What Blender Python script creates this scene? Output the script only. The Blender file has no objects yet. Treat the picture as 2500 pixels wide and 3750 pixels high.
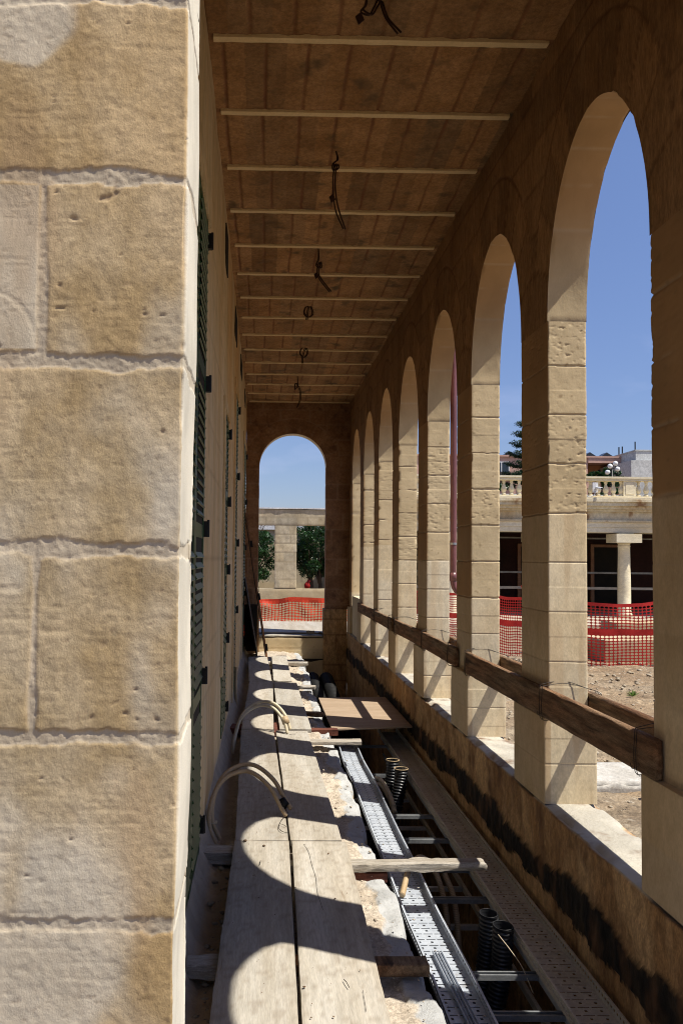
import bpy, math, random
import numpy as np
from mathutils import Matrix, Vector

sc = bpy.context.scene
COL = sc.collection
random.seed(7)
EYE = 1.555                                  # eye height above the top of the planks (Z = 0)

# ------------------------------------------------------------------ camera
yaw, pitch, roll = 0.01578, 0.04029, -0.01067
fw = Vector((math.sin(yaw)*math.cos(pitch), math.cos(yaw)*math.cos(pitch), math.sin(pitch)))
rt = Vector((math.cos(yaw), -math.sin(yaw), 0)); up = rt.cross(fw)
r2 = rt*math.cos(roll) - up*math.sin(roll); u2 = rt*math.sin(roll) + up*math.cos(roll)
cam = bpy.data.cameras.new('camera'); camo = bpy.data.objects.new('camera', cam); COL.objects.link(camo)
m = Matrix.Identity(4)
for i in range(3):
    m[i][0] = r2[i]; m[i][1] = u2[i]; m[i][2] = -fw[i]
m[2][3] = EYE
camo.matrix_world = m
cam.sensor_fit = 'VERTICAL'; cam.sensor_height = 36; cam.lens = 3045.8/3750*36
cam.shift_x = (1250-1014.7)/3750; cam.shift_y = (1922.2-1875)/3750
cam.clip_start = 0.05; cam.clip_end = 2000
sc.camera = camo

# ------------------------------------------------------------------ sky, sun, exposure
SUN_TO = Vector((1.0, -0.465, 2.04)).normalized()
w = bpy.data.worlds.new('World'); sc.world = w; w.use_nodes = True
nt = w.node_tree; nt.nodes.clear()
sky = nt.nodes.new('ShaderNodeTexSky'); sky.sky_type = 'NISHITA'; sky.sun_disc = False
sky.sun_elevation = math.asin(SUN_TO.z); sky.sun_rotation = math.atan2(SUN_TO.x, SUN_TO.y)
sky.air_density = 1.1; sky.dust_density = 0.4; sky.ozone_density = 3.0; sky.altitude = 50
bg = nt.nodes.new('ShaderNodeBackground'); bg.inputs[1].default_value = 0.082
wo = nt.nodes.new('ShaderNodeOutputWorld')
# a few thin wisps of cloud low over the roofs
tc = nt.nodes.new('ShaderNodeTexCoord'); mp = nt.nodes.new('ShaderNodeMapping'); mp.inputs['Scale'].default_value = (3, 3, 9)
nz = nt.nodes.new('ShaderNodeTexNoise'); nz.inputs['Scale'].default_value = 2.6; nz.inputs['Detail'].default_value = 7
rp = nt.nodes.new('ShaderNodeValToRGB'); rp.color_ramp.elements[0].position = .56; rp.color_ramp.elements[1].position = .85
sp = nt.nodes.new('ShaderNodeSeparateXYZ'); mr = nt.nodes.new('ShaderNodeMapRange')
mr.inputs[1].default_value = .32; mr.inputs[2].default_value = .08; mr.inputs[3].default_value = 0.0; mr.inputs[4].default_value = .3
mu = nt.nodes.new('ShaderNodeMath'); mu.operation = 'MULTIPLY'
mx = nt.nodes.new('ShaderNodeMix'); mx.data_type = 'RGBA'; mx.inputs[7].default_value = (8.5, 8.8, 9.4, 1)
L = nt.links.new
L(tc.outputs['Generated'], mp.inputs[0]); L(mp.outputs[0], nz.inputs[0]); L(nz.outputs[0], rp.inputs[0])
L(tc.outputs['Generated'], sp.inputs[0]); L(sp.outputs[2], mr.inputs[0]); L(rp.outputs[0], mu.inputs[0]); L(mr.outputs[0], mu.inputs[1])
L(mu.outputs[0], mx.inputs[0]); L(sky.outputs[0], mx.inputs[6]); ht = nt.nodes.new('ShaderNodeMix'); ht.data_type = 'RGBA'; ht.blend_type = 'MULTIPLY'; ht.inputs[0].default_value = 1; ht.inputs[7].default_value = (.97, .95, 1.10, 1)
el = nt.nodes.new('ShaderNodeMapRange'); el.inputs[1].default_value = .0; el.inputs[2].default_value = .42; L(sp.outputs[2], el.inputs[0])
hz_ = nt.nodes.new('ShaderNodeMix'); hz_.data_type = 'RGBA'; hz_.inputs[6].default_value = (.66, .68, .90, 1); hz_.inputs[7].default_value = (.97, .94, 1.12, 1)
L(el.outputs[0], hz_.inputs[0]); L(hz_.outputs[2], ht.inputs[7])
L(mx.outputs[2], ht.inputs[6]); L(ht.outputs[2], bg.inputs[0]); L(bg.outputs[0], wo.inputs[0])
sl = bpy.data.lights.new('sun', 'SUN'); sl.energy = 5.0; sl.angle = math.radians(.5); sl.color = (1, .95, .85)
so = bpy.data.objects.new('sun', sl); COL.objects.link(so); so.location = (8, -4, 14)
so.rotation_euler = (-SUN_TO).to_track_quat('-Z', 'Y').to_euler()
sc.view_settings.view_transform = 'Standard'; sc.view_settings.look = 'None'
sc.view_settings.exposure = 0.54; sc.view_settings.gamma = 1
sc.render.engine = 'CYCLES'
sc.cycles.max_bounces = 8; sc.cycles.diffuse_bounces = 3; sc.cycles.glossy_bounces = 3
sc.cycles.sample_clamp_indirect = 4
sc.cycles.filter_width = 1.05

# ------------------------------------------------------------------ numpy noise
def _h(ix, iy, iz, s):
    n = (ix*374761393 + iy*668265263 + iz*2147483647 + s*1274126177) & 0xffffffff
    n = ((n ^ (n >> 13))*1274126177) & 0xffffffff
    n = ((n ^ (n >> 16))*2246822519) & 0xffffffff
    return ((n ^ (n >> 15)) & 0xffffff)/float(0xffffff)
def noise(P, s=1.0, seed=0):
    """value noise 0..1; s = cells per metre (number or 3-tuple)"""
    Q = np.asarray(P, float)*np.asarray(s, float) + 1000.
    I = np.floor(Q).astype(np.int64); F = Q-I; F = F*F*(3-2*F)
    x, y, z = I[..., 0], I[..., 1], I[..., 2]; fx, fy, fz = F[..., 0], F[..., 1], F[..., 2]
    def l(a, b, t): return a+(b-a)*t
    return l(l(l(_h(x, y, z, seed), _h(x+1, y, z, seed), fx), l(_h(x, y+1, z, seed), _h(x+1, y+1, z, seed), fx), fy),
             l(l(_h(x, y, z+1, seed), _h(x+1, y, z+1, seed), fx), l(_h(x, y+1, z+1, seed), _h(x+1, y+1, z+1, seed), fx), fy), fz)
def fbm(P, s=1.0, seed=0, o=4):
    r = 0; a = 1; t = 0; s = np.asarray(s, float)
    for i in range(o):
        r = r+a*noise(P, s, seed+i*17); t += a; a *= .5; s = s*2.03
    return r/t
def sst(a, b, x):
    t = np.clip((x-a)/(b-a), 0, 1); return t*t*(3-2*t)

# ------------------------------------------------------------------ object helpers
def props(o, label=None, cat=None, group=None, kind=None):
    if label: o['label'] = label
    if cat: o['category'] = cat
    if group: o['group'] = group
    if kind: o['kind'] = kind
    return o
def empty(name, loc, label, cat, group=None):
    o = bpy.data.objects.new(name, None); o.empty_display_size = .1; o.location = loc; COL.objects.link(o)
    return props(o, label, cat, group)
def wloc(o):
    v = Vector(o.location); p = o.parent
    while p: v += Vector(p.location); p = p.parent
    return v
def mk(name, V, F, mat, parent=None, smooth=False, attrs=None, label=None, cat=None, group=None, kind=None):
    V = np.array(V, float).reshape(-1, 3)
    if parent is not None:
        off = np.array(wloc(parent)); loc = (0, 0, 0)
    else:
        lo, hi = V.min(0), V.max(0); off = np.array([(lo[0]+hi[0])/2, (lo[1]+hi[1])/2, lo[2]]); loc = off
    me = bpy.data.meshes.new(name)
    if isinstance(F, np.ndarray):
        n, k = F.shape
        me.vertices.add(len(V)); me.vertices.foreach_set('co', (V-off).ravel())
        me.loops.add(n*k); me.loops.foreach_set('vertex_index', F.ravel().astype(np.int32))
        me.polygons.add(n); me.polygons.foreach_set('loop_start', np.arange(0, n*k, k, dtype=np.int32))
        me.update(calc_edges=True); me.validate()
    else:
        me.from_pydata((V-off).tolist(), [], F)
    if smooth: me.polygons.foreach_set('use_smooth', [True]*len(me.polygons))
    if attrs:
        for k, a in attrs.items():
            at = me.attributes.new(k, 'FLOAT', 'POINT'); at.data.foreach_set('value', np.asarray(a, np.float32))
    me.materials.append(mat)
    o = bpy.data.objects.new(name, me); COL.objects.link(o); o.location = loc
    if parent is not None: o.parent = parent
    return props(o, label, cat, group, kind)
class MB:
    """collects boxes, tubes and quads into one mesh"""
    def __init__(s): s.v = []; s.f = []
    def add(s, V, F):
        n = len(s.v); s.v += [tuple(p) for p in V]; s.f += [[int(i)+n for i in q] for q in F]; return s
    def box(s, lo, hi):
        x0, y0, z0 = lo; x1, y1, z1 = hi
        return s.add([(x0, y0, z0), (x1, y0, z0), (x1, y1, z0), (x0, y1, z0), (x0, y0, z1), (x1, y0, z1), (x1, y1, z1), (x0, y1, z1)],
                     [(0, 3, 2, 1), (4, 5, 6, 7), (0, 1, 5, 4), (1, 2, 6, 5), (2, 3, 7, 6), (3, 0, 4, 7)])
    def obox(s, c, ax, ay, az):
        c, ax, ay, az = map(Vector, (c, ax, ay, az)); V = []
        for k in (-1, 1):
            for i, j in ((-1, -1), (1, -1), (1, 1), (-1, 1)): V.append(c+ax*i+ay*j+az*k)
        return s.add(V, [(0, 3, 2, 1), (4, 5, 6, 7), (0, 1, 5, 4), (1, 2, 6, 5), (2, 3, 7, 6), (3, 0, 4, 7)])
    def tube(s, pts, r, seg=8, cap=True):
        V, F = tube(pts, r, seg, cap); return s.add(V, F)
    def lathe(s, c, prof, seg=16):
        V = []; F = []
        for r, z in prof:
            for k in range(seg):
                a = 2*math.pi*k/seg; V.append((c[0]+r*math.cos(a), c[1]+r*math.sin(a), c[2]+z))
        for i in range(len(prof)-1):
            for k in range(seg):
                a, b = i*seg+k, i*seg+(k+1) % seg; F.append((a, b, b+seg, a+seg))
        F.append(list(range(seg))[::-1]); F.append([(len(prof)-1)*seg+k for k in range(seg)])
        return s.add(V, F)
    def ball(s, c, r, seg=10):
        return s.lathe(c, [(max(r*math.sin(math.pi*i/seg), r*.02), -r*math.cos(math.pi*i/seg)) for i in range(seg+1)], seg+4)
    def build(s, name, mat, parent=None, smooth=False, **k):
        return mk(name, s.v, s.f, mat, parent, smooth, **k)
def tube(pts, r, seg=8, cap=True):
    P = [Vector(p) for p in pts]; n = len(P); V = []; F = []
    R = r if hasattr(r, '__len__') else [r]*n
    prev = None
    for i in range(n):
        t = (P[min(i+1, n-1)]-P[max(i-1, 0)]).normalized()
        if prev is None:
            a = Vector((0, 0, 1)) if abs(t.z) < .9 else Vector((1, 0, 0)); prev = t.cross(a).normalized()
        prev = (prev-t*prev.dot(t)).normalized(); b = t.cross(prev)
        for k in range(seg):
            q = 2*math.pi*k/seg; V.append(P[i]+(prev*math.cos(q)+b*math.sin(q))*R[i])
    for i in range(n-1):
        for k in range(seg):
            a, b = i*seg+k, i*seg+(k+1) % seg; F.append((a, b, b+seg, a+seg))
    if cap: F.append(list(range(seg))[::-1]); F.append([(n-1)*seg+k for k in range(seg)])
    return V, F
def spline(pts, n=60):
    """Catmull-Rom through pts, n evenly spaced points"""
    P = np.array(pts, float); P = np.vstack([2*P[0]-P[1], P, 2*P[-1]-P[-2]]); out = []
    for i in range(1, len(P)-2):
        for t in np.linspace(0, 1, 24, endpoint=False):
            a, b, c, d = P[i-1], P[i], P[i+1], P[i+2]
            out.append(.5*((2*b)+(c-a)*t+(2*a-5*b+4*c-d)*t*t+(3*b-a-3*c+d)*t**3))
    out.append(P[-2]); out = np.array(out)
    d = np.r_[0, np.cumsum(np.linalg.norm(np.diff(out, axis=0), axis=1))]
    s = np.linspace(0, d[-1], n); return np.stack([np.interp(s, d, out[:, k]) for k in range(3)], 1)
def grid_faces(nu, nv, off=0):
    i, j = np.meshgrid(np.arange(nu-1), np.arange(nv-1), indexing='ij'); a = (i*nv+j).ravel()+off
    return np.stack([a, a+nv, a+nv+1, a+1], 1)
def rock_box(lo, hi, res, dfun, skip=(), grids=None):
    """box with gridded faces; every vertex is pushed inwards by dfun(P, corner) along the faces it lies on.
    skip: faces left out, e.g. ('-z',)   returns V, F, P0"""
    lo = np.array(lo, float); hi = np.array(hi, float); res = np.broadcast_to(np.array(res, float), (3,))
    T = [np.linspace(lo[k], hi[k], max(2, int(round((hi[k]-lo[k])/res[k]))+1)) for k in range(3)]
    Vs = []; Fs = []; n = 0
    for ax in range(3):
        a, b = [k for k in range(3) if k != ax]
        for sgn in (-1, 1):
            if ('-' if sgn < 0 else '+')+'xyz'[ax] in skip: continue
            A, B = np.meshgrid(T[a], T[b], indexing='ij'); P = np.zeros(A.shape+(3,))
            P[..., a] = A; P[..., b] = B; P[..., ax] = lo[ax] if sgn < 0 else hi[ax]
            F = grid_faces(*A.shape, off=n)
            flip = (sgn > 0) ^ (ax == 1)
            if not flip: F = F[:, ::-1]
            Vs.append(P.reshape(-1, 3)); Fs.append(F); n += A.size
    P0 = np.vstack(Vs); F = np.vstack(Fs); N = np.zeros_like(P0)
    for k in range(3):
        if '-xyz'[0]+'xyz'[k] not in skip: N[:, k] -= np.abs(P0[:, k]-lo[k]) < 1e-7
        if '+'+'xyz'[k] not in skip: N[:, k] += np.abs(P0[:, k]-hi[k]) < 1e-7
    corner = (np.abs(N).sum(1) >= 2).astype(float)
    d = dfun(P0, corner)
    return P0-N*d[:, None], F, P0
def merge(parts):
    """parts: list of (V, F, attrs)"""
    V = []; F = []; A = {}; n = 0
    for v, f, a in parts:
        V.append(v); F.append(f+n); n += len(v)
        for k, x in a.items(): A.setdefault(k, []).append(x)
    return np.vstack(V), np.vstack(F), {k: np.concatenate(x) for k, x in A.items()}

# ------------------------------------------------------------------ materials
def mat(name, c1, c2, scale=4, rough=.85, bump=.3, bscale=60, stretch=(1, 1, 1), bdist=.01, metal=0., contrast=(.3, .7),
        attrs=(), blk=0., speck=None, fine=.25, spec=.3, transl=0., grain=0., blkcol=None, tint=None):
    mt = bpy.data.materials.new(name); mt.use_nodes = True; t = mt.node_tree; N = t.nodes; Lk = t.links.new
    bs = N['Principled BSDF']; bs.inputs['Roughness'].default_value = rough; bs.inputs['Metallic'].default_value = metal
    bs.inputs['Specular IOR Level'].default_value = spec
    g = N.new('ShaderNodeNewGeometry'); mp = N.new('ShaderNodeMapping'); mp.inputs['Scale'].default_value = stretch
    Lk(g.outputs['Position'], mp.inputs[0])
    def nz(s, d=6, src=mp.outputs[0], r=.55):
        n = N.new('ShaderNodeTexNoise'); n.inputs['Scale'].default_value = s; n.inputs['Detail'].default_value = d
        n.inputs['Roughness'].default_value = r; Lk(src, n.inputs[0]); return n.outputs[0]
    def rng(src, a, b, c=0., d=1.):
        r = N.new('ShaderNodeMapRange'); r.interpolation_type = 'SMOOTHSTEP'
        for i, v in enumerate((a, b, c, d)): r.inputs[1+i].default_value = v
        Lk(src, r.inputs[0]); return r.outputs[0]
    def mix(f, a, b, bt='MIX'):
        x = N.new('ShaderNodeMix'); x.data_type = 'RGBA'; x.blend_type = bt
        for s, v in ((0, f), (6, a), (7, b)):
            if hasattr(v, 'links') or isinstance(v, bpy.types.NodeSocket): Lk(v, x.inputs[s])
            elif s == 0: x.inputs[0].default_value = v
            else: x.inputs[s].default_value = (*v, 1) if len(v) == 3 else v
        return x.outputs[2]
    def att(n):
        a = N.new('ShaderNodeAttribute'); a.attribute_name = n; return a.outputs['Fac']
    big = rng(nz(scale), *contrast)
    c = mix(big, c1, c2)
    if tint:                                   # second, much larger drift of hue
        c = mix(rng(nz(scale*.23, 3), .35, .65), c, mix(1., c, tint, 'MULTIPLY'))
    if blk:
        b = att('blk'); v = rng(b, 0, 1, 1-blk, 1+blk*.55)
        cmb = N.new('ShaderNodeCombineColor')
        for i in range(3): Lk(v, cmb.inputs[i])
        c = mix(1., c, cmb.outputs[0], 'MULTIPLY')
        if blkcol:
            fr = N.new('ShaderNodeMath'); fr.operation = 'FRACT'; m7 = N.new('ShaderNodeMath'); m7.operation = 'MULTIPLY'; m7.inputs[1].default_value = 7.3
            Lk(b, m7.inputs[0]); Lk(m7.outputs[0], fr.inputs[0]); c = mix(fr.outputs[0], c, mix(1., c, blkcol, 'MULTIPLY'))
    if fine:
        v = rng(nz(scale*9, 5), .25, .75, 1-fine, 1+fine*.5); cmb = N.new('ShaderNodeCombineColor')
        for i in range(3): Lk(v, cmb.inputs[i])
        c = mix(1., c, cmb.outputs[0], 'MULTIPLY')
    if fine:
        v = rng(nz(scale*38, 4), .3, .7, 1-fine*.75, 1+fine*.4); cmb = N.new('ShaderNodeCombineColor')
        for i in range(3): Lk(v, cmb.inputs[i])
        c = mix(1., c, cmb.outputs[0], 'MULTIPLY')
    for a, col in attrs:
        c = mix(att(a), c, mix(big, col, tuple(x*.8 for x in col)))
    if speck:
        col, s, lo, hi = speck; c = mix(rng(nz(s, 3), lo, hi), c, col)
    Lk(c, bs.inputs['Base Color'])
    if bump:
        h = nz(bscale, 8, r=.65)
        b = N.new('ShaderNodeBump'); b.inputs['Strength'].default_value = bump; b.inputs['Distance'].default_value = bdist
        if grain:
            wv = nz(bscale*.15, 4); ad = N.new('ShaderNodeMath'); ad.operation = 'MULTIPLY_ADD'; ad.inputs[1].default_value = grain
            Lk(wv, ad.inputs[0]); Lk(h, ad.inputs[2]); h = ad.outputs[0]
        Lk(h, b.inputs['Height']); Lk(b.outputs[0], bs.inputs['Normal'])
    if transl:
        tr = N.new('ShaderNodeBsdfTranslucent'); Lk(c, tr.inputs[0]); ms = N.new('ShaderNodeMixShader'); ms.inputs[0].default_value = transl
        Lk(bs.outputs[0], ms.inputs[1]); Lk(tr.outputs[0], ms.inputs[2]); Lk(ms.outputs[0], N['Material Output'].inputs[0])
    return mt

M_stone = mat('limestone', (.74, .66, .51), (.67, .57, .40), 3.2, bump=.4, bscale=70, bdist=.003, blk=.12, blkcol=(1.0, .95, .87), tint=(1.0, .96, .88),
              attrs=(('rough', (.60, .46, .265)), ('shade_tone', (.40, .235, .105)), ('mort', (.54, .43, .30)), ('pit', (.25, .16, .08)), ('stain', (.58, .42, .24))), stretch=(1, 1, .55), fine=.14)  # second attribute colour paints gallery shade onto inner faces and soffits
M_near = mat('worn_limestone', (.56, .455, .30), (.42, .315, .17), 7, bump=.65, bscale=330, bdist=.0011, contrast=(.36, .64), blk=.14, blkcol=(1.0, .92, .79), tint=(1.02, .96, .87),
             attrs=(('mort', (.50, .41, .29)), ('pale', (.70, .65, .54)), ('pit', (.27, .18, .11)), ('stain', (.42, .28, .15))), stretch=(1, 1, .8), fine=.15)
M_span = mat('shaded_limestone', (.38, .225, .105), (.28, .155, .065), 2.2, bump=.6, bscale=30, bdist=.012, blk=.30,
             attrs=(('mort', (.13, .065, .028)), ('pit', (.2, .1, .04))), stretch=(1.6, 1.6, .45), fine=.3, speck=((.20, .115, .045), 5, .58, .75))  # darker limestone copy, shade of the arch heads put into its colour
M_end = mat('reddish_limestone', (.36, .20, .105), (.25, .125, .06), 3.2, bump=.6, bscale=30, bdist=.012, blk=.25, attrs=(('mort', (.36, .22, .13)),), fine=.25, speck=((.12, .06, .035), 5, .58, .75))
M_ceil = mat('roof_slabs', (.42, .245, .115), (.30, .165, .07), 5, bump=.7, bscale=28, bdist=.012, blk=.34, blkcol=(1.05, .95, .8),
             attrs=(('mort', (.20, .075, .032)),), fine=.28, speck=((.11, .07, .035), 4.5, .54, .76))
M_beam = mat('cream_plaster', (.82, .63, .36), (.76, .57, .31), 6, bump=.15, fine=.08)
M_wall = mat('rendered_wall', (.70, .57, .37), (.60, .45, .25), 1.8, bump=.35, bscale=25, bdist=.008, stretch=(1.6, 1.6, .3), fine=.18, tint=(1., .82, .62),
             attrs=(('mort', (.36, .23, .12)), ('cement', (.55, .47, .37))))
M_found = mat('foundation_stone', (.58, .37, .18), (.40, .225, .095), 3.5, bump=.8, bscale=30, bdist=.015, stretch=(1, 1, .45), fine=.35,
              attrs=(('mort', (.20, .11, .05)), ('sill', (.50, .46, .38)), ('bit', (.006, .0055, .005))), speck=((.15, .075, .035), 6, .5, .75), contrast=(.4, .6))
M_floor = mat('broken_floor_bed', (.58, .50, .40), (.46, .38, .29), 7, bump=.9, bscale=60, bdist=.01, fine=.35,
              attrs=(('blue', (.46, .475, .48)), ('dirt', (.52, .38, .235)), ('cement', (.44, .36, .27))))
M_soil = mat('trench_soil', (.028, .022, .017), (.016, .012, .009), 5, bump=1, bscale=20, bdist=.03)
M_plank = mat('pale_plank', (.475, .445, .39), (.38, .345, .285), 2.5, rough=.8, bump=.35, bscale=35, bdist=.003, stretch=(4, .35, 4), fine=.16, grain=1.,
              speck=((.19, .135, .085), 7.5, .66, .80), attrs=(('stain', (.20, .15, .10)),), tint=(.95, .9, .84), blk=.10)
M_ply = mat('plywood_sheet', (.40, .30, .21), (.33, .24, .16), 3, rough=.75, bump=.2, bscale=40, bdist=.003, stretch=(.5, 3, 1), fine=.12, speck=((.22, .13, .07), 9, .64, .8))
M_timber = mat('rough_timber', (.31, .215, .13), (.11, .068, .038), 8, rough=.85, bump=.8, bscale=50, bdist=.005, stretch=(5, .5, 5), fine=.4, grain=1.5,
               speck=((.035, .022, .014), 3.5, .60, .74), tint=(1.05, .8, .66))
M_batten = mat('grey_batten', (.52, .475, .41), (.34, .29, .225), 6, rough=.9, bump=.9, bscale=60, bdist=.005, stretch=(.5, 5, 5), fine=.35, grain=1.5, speck=((.12, .08, .05), 11, .62, .8))
M_redwood = mat('red_timber', (.17, .055, .032), (.09, .03, .02), 5, bump=.5, stretch=(1, 4, 4))
M_steel = mat('galvanised_steel', (.56, .60, .66), (.44, .48, .54), 9, rough=.5, bump=.1, metal=.25, spec=.5, fine=.12, speck=((.22, .17, .12), 6, .62, .78))
M_steeld = mat('dusty_galvanised_steel', (.66, .62, .55), (.54, .50, .43), 6, rough=.6, bump=.15, metal=.1, spec=.3, fine=.15)
M_rung = mat('dull_galvanised_steel', (.27, .28, .29), (.19, .20, .21), 9, rough=.5, bump=.1, metal=.3, spec=.4, fine=.15)
M_black = mat('black_corrugated_plastic', (.035, .037, .042), (.022, .023, .027), 10, rough=.38, bump=.05, spec=.5, fine=.1)
M_conduit = mat('beige_conduit', (.48, .36, .22), (.42, .30, .17), 8, rough=.5, bump=.05, fine=.1)
M_cream = mat('cream_conduit', (.62, .55, .40), (.52, .44, .30), 8, rough=.45, bump=.05, fine=.1)
M_tape = mat('black_tape', (.010, .010, .010), (.014, .014, .014), 8, rough=.6, bump=0, spec=.2)
M_wire = mat('black_wire', (.018, .013, .01), (.03, .02, .015), 8, rough=.55, bump=0)
M_cable = mat('ceiling_cable', (.035, .016, .010), (.05, .02, .012), 8, rough=.6, bump=0)
M_green = mat('green_shutter_paint', (.022, .080, .022), (.015, .055, .015), 6, rough=.38, bump=.1, fine=.15, spec=.5)
M_iron = mat('black_iron', (.010, .010, .010), (.016, .015, .014), 8, rough=.45, bump=.1)
M_dark = mat('dark_opening', (.012, .010, .008), (.02, .015, .01), 5, bump=0)
M_ground = mat('dry_earth', (.34, .285, .205), (.23, .175, .115), 1.3, bump=1, bscale=22, bdist=.03, fine=.4, tint=(1., .86, .72), speck=((.42, .37, .29), 10, .62, .72), contrast=(.35, .65))
M_peb = mat('loose_stones', (.44, .38, .29), (.32, .26, .175), 3, bump=.5)
M_conc = mat('pale_concrete', (.52, .50, .46), (.40, .375, .33), 4, bump=.5, bscale=40)
M_paving = mat('pale_paving', (.50, .44, .35), (.40, .33, .24), 1.5, bump=.3)
M_net = mat('orange_plastic_net', (.78, .085, .035), (.62, .05, .022), 5, rough=.45, bump=0, transl=.35, fine=.1)
M_netr = mat('red_plastic_net', (.52, .03, .022), (.36, .018, .016), 3, rough=.45, bump=0, transl=.3, fine=.1)
M_pipe = mat('maroon_pipe', (.20, .075, .075), (.145, .05, .05), 6, rough=.35, bump=.05, spec=.5, stretch=(3, 3, .4))
M_clamp = mat('steel_clamp', (.5, .5, .5), (.4, .4, .4), 6, rough=.4, metal=.8, bump=0)
M_cstone = mat('dressed_cream_stone', (.74, .69, .54), (.68, .61, .45), 1.6, bump=.2, bscale=18, fine=.15, tint=(1., .93, .8), stretch=(.6, 1, 1.4))
M_cstain = mat('weathered_cornice_stone', (.68, .62, .46), (.52, .40, .23), 1.1, bump=.3, bscale=18, fine=.2, stretch=(1.2, 1, .8), speck=((.27, .15, .07), 2.2, .56, .72))
M_redint = mat('dark_red_interior', (.045, .014, .009), (.025, .009, .006), 1, bump=.2)
M_scaf = mat('scaffold_metal', (.22, .21, .19), (.15, .14, .12), 4, rough=.5, metal=.3, bump=.1)
M_garden = mat('garden_wall_stone', (.56, .50, .38), (.45, .375, .26), 1.2, bump=.4, bscale=15, blk=.3, fine=.2, stretch=(1, 1, .6), attrs=(('mort', (.34, .28, .19)), ('rough', (.45, .35, .2))), blkcol=(1., .93, .8))
M_white = mat('whitewashed_wall', (.60, .60, .58), (.48, .48, .46), .8, bump=.2)
M_coping = mat('white_coping', (.74, .74, .74), (.66, .66, .66), 2, bump=.1)
M_pink = mat('pink_render', (.56, .36, .29), (.50, .31, .245), .3, bump=.15, fine=.1)
M_orange = mat('orange_render', (.52, .25, .13), (.46, .22, .11), .3, bump=.1, fine=.1)
M_glass = mat('window_glass', (.03, .04, .05), (.02, .025, .03), 1, rough=.1, bump=0, spec=.6)
M_solar = mat('solar_panel', (.035, .04, .05), (.02, .024, .03), 1, rough=.25, bump=0)
M_globe = mat('white_globe', (.85, .85, .85), (.8, .8, .8), 1, rough=.3, bump=0)
M_leaf = mat('citrus_leaves', (.026, .085, .016), (.012, .040, .009), 3, rough=.35, bump=0, transl=.25, fine=.3, spec=.5)
M_pineleaf = mat('araucaria_needles', (.020, .050, .018), (.012, .032, .012), 1, rough=.6, bump=0, transl=.1)
M_weed = mat('weed_leaves', (.16, .26, .05), (.08, .15, .03), 5, bump=0, transl=.3)
M_bark = mat('bark', (.10, .07, .045), (.06, .042, .028), 12, bump=.6)
M_door = mat('brown_door_edge', (.34, .17, .085), (.26, .12, .06), 6, bump=.2, rough=.5)
M_doord = mat('door_shade_black', (.016, .010, .007), (.010, .007, .005), 6, bump=.1, rough=.7)  # near-black: shade of the leaf face and the gap put into colour

# ------------------------------------------------------------------ key dimensions
XR, T, BAY, W2, PW = 1.516, .212, 1.6488, 4.422, .458
XO = XR+T
XL = -.327
ZC = 4.322; ZS = 2.851; RISE = .858; ZSILL = .285; ZPL = .732
YN, YF = 1.163, 14.71
HALF = (BAY-PW)/2
piers = [W2+BAY*k for k in range(-2, 7)]           # near edge of each pier
COURSE = .265
def course(z): return (z-1.55)/COURSE
def smoothstone(P, c): return 0*P[:, 0]

# ------------------------------------------------------------------ the setting: ground
def ground_patch(x0, x1, y0, y1, res, amp):
    X, Y = np.meshgrid(np.linspace(x0, x1, int((x1-x0)/res)+2), np.linspace(y0, y1, int((y1-y0)/res)+2), indexing='ij')
    P = np.stack([X, Y, 0*X], -1).reshape(-1, 3)
    z = -.25+amp*((fbm(P, .8, 3)-.5)*.16+(fbm(P, 5, 9)-.5)*.07+(fbm(P, 22, 5, 3)-.5)*.035)
    e = np.minimum.reduce([sst(0, .5, P[:, 0]-x0), sst(0, .5, x1-P[:, 0]), sst(0, .5, P[:, 1]-y0), sst(0, .5, y1-P[:, 1])])
    if amp: z = -.25+(z+.25)*e
    P[:, 2] = z
    return P, grid_faces(*X.shape), {}
GV, GF, _ = merge([ground_patch(XO+.035, 9.5, 1.163, 16.5, .045, 1), ground_patch(9.5, 300, 1.163, 16.5, 20, 0), ground_patch(-300, 300, 16.5, 600, 40, 0),
                   ground_patch(-.36, XO+.035, 14.96, 16.5, .08, .6), ground_patch(-300, -.36, 14.96, 16.5, 20, 0), ground_patch(-300, 300, -300, 1.163, 40, 0), ground_patch(-300, -.36, 1.163, 14.96, 40, 0)])
mk('ground', GV, GF, M_ground, kind='structure', smooth=True)
mk('terrace_paving', *MB().box((2.6, 22.6, -.246), (40, 40, -.17)).__dict__.values(), M_paving, kind='structure')

# ------------------------------------------------------------------ gallery floor bed and trench
nx, ny = 84, 1120
xs = np.linspace(0, 1, nx); ys = np.linspace(1.17, YF, ny)
U, Y = np.meshgrid(xs, ys, indexing='ij')
PY = np.stack([0*Y, Y, 0*Y], -1)
xe = .655+(noise(PY, 2.2, 4)-.5)*.055+(noise(PY, 9, 5)-.5)*.03
X = XL-.01+U*(xe-XL+.01)
P = np.stack([X, Y, 0*X], -1).reshape(-1, 3); x, y = P[:, 0], P[:, 1]
lv = -.085+(fbm(P, 3, 1)-.5)*.05+(fbm(P, 14, 2)-.5)*.035+(fbm(P, 50, 6, 3)-.5)*.012
steps = np.floor(noise(P*[0, 1, 0]+[0, 0, 0], 2.6, 8)*3)*.018
bs = (xe.ravel()-.10+(noise(P, 12, 14)-.5)*.05)
blue = sst(-.006, .006, x-bs)
lv = lv-steps*(1-blue)*sst(.4, .48, x)-blue*.022
side = 1-sst(-.24, -.16, x)                       # beside the left wall
cem = side*sst(4.5, 4.7, y+(noise(P, 6, 3)-.5)*.3)
dirt = sst(-.06, -.16, x)*(1-sst(4.5, 4.75, y))
z = lv-.035*(1-sst(-.2, .0, x))*(1-sst(.1, .2, x))
fillet = np.clip((-.235-x)/.09, 0, 1)
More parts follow.
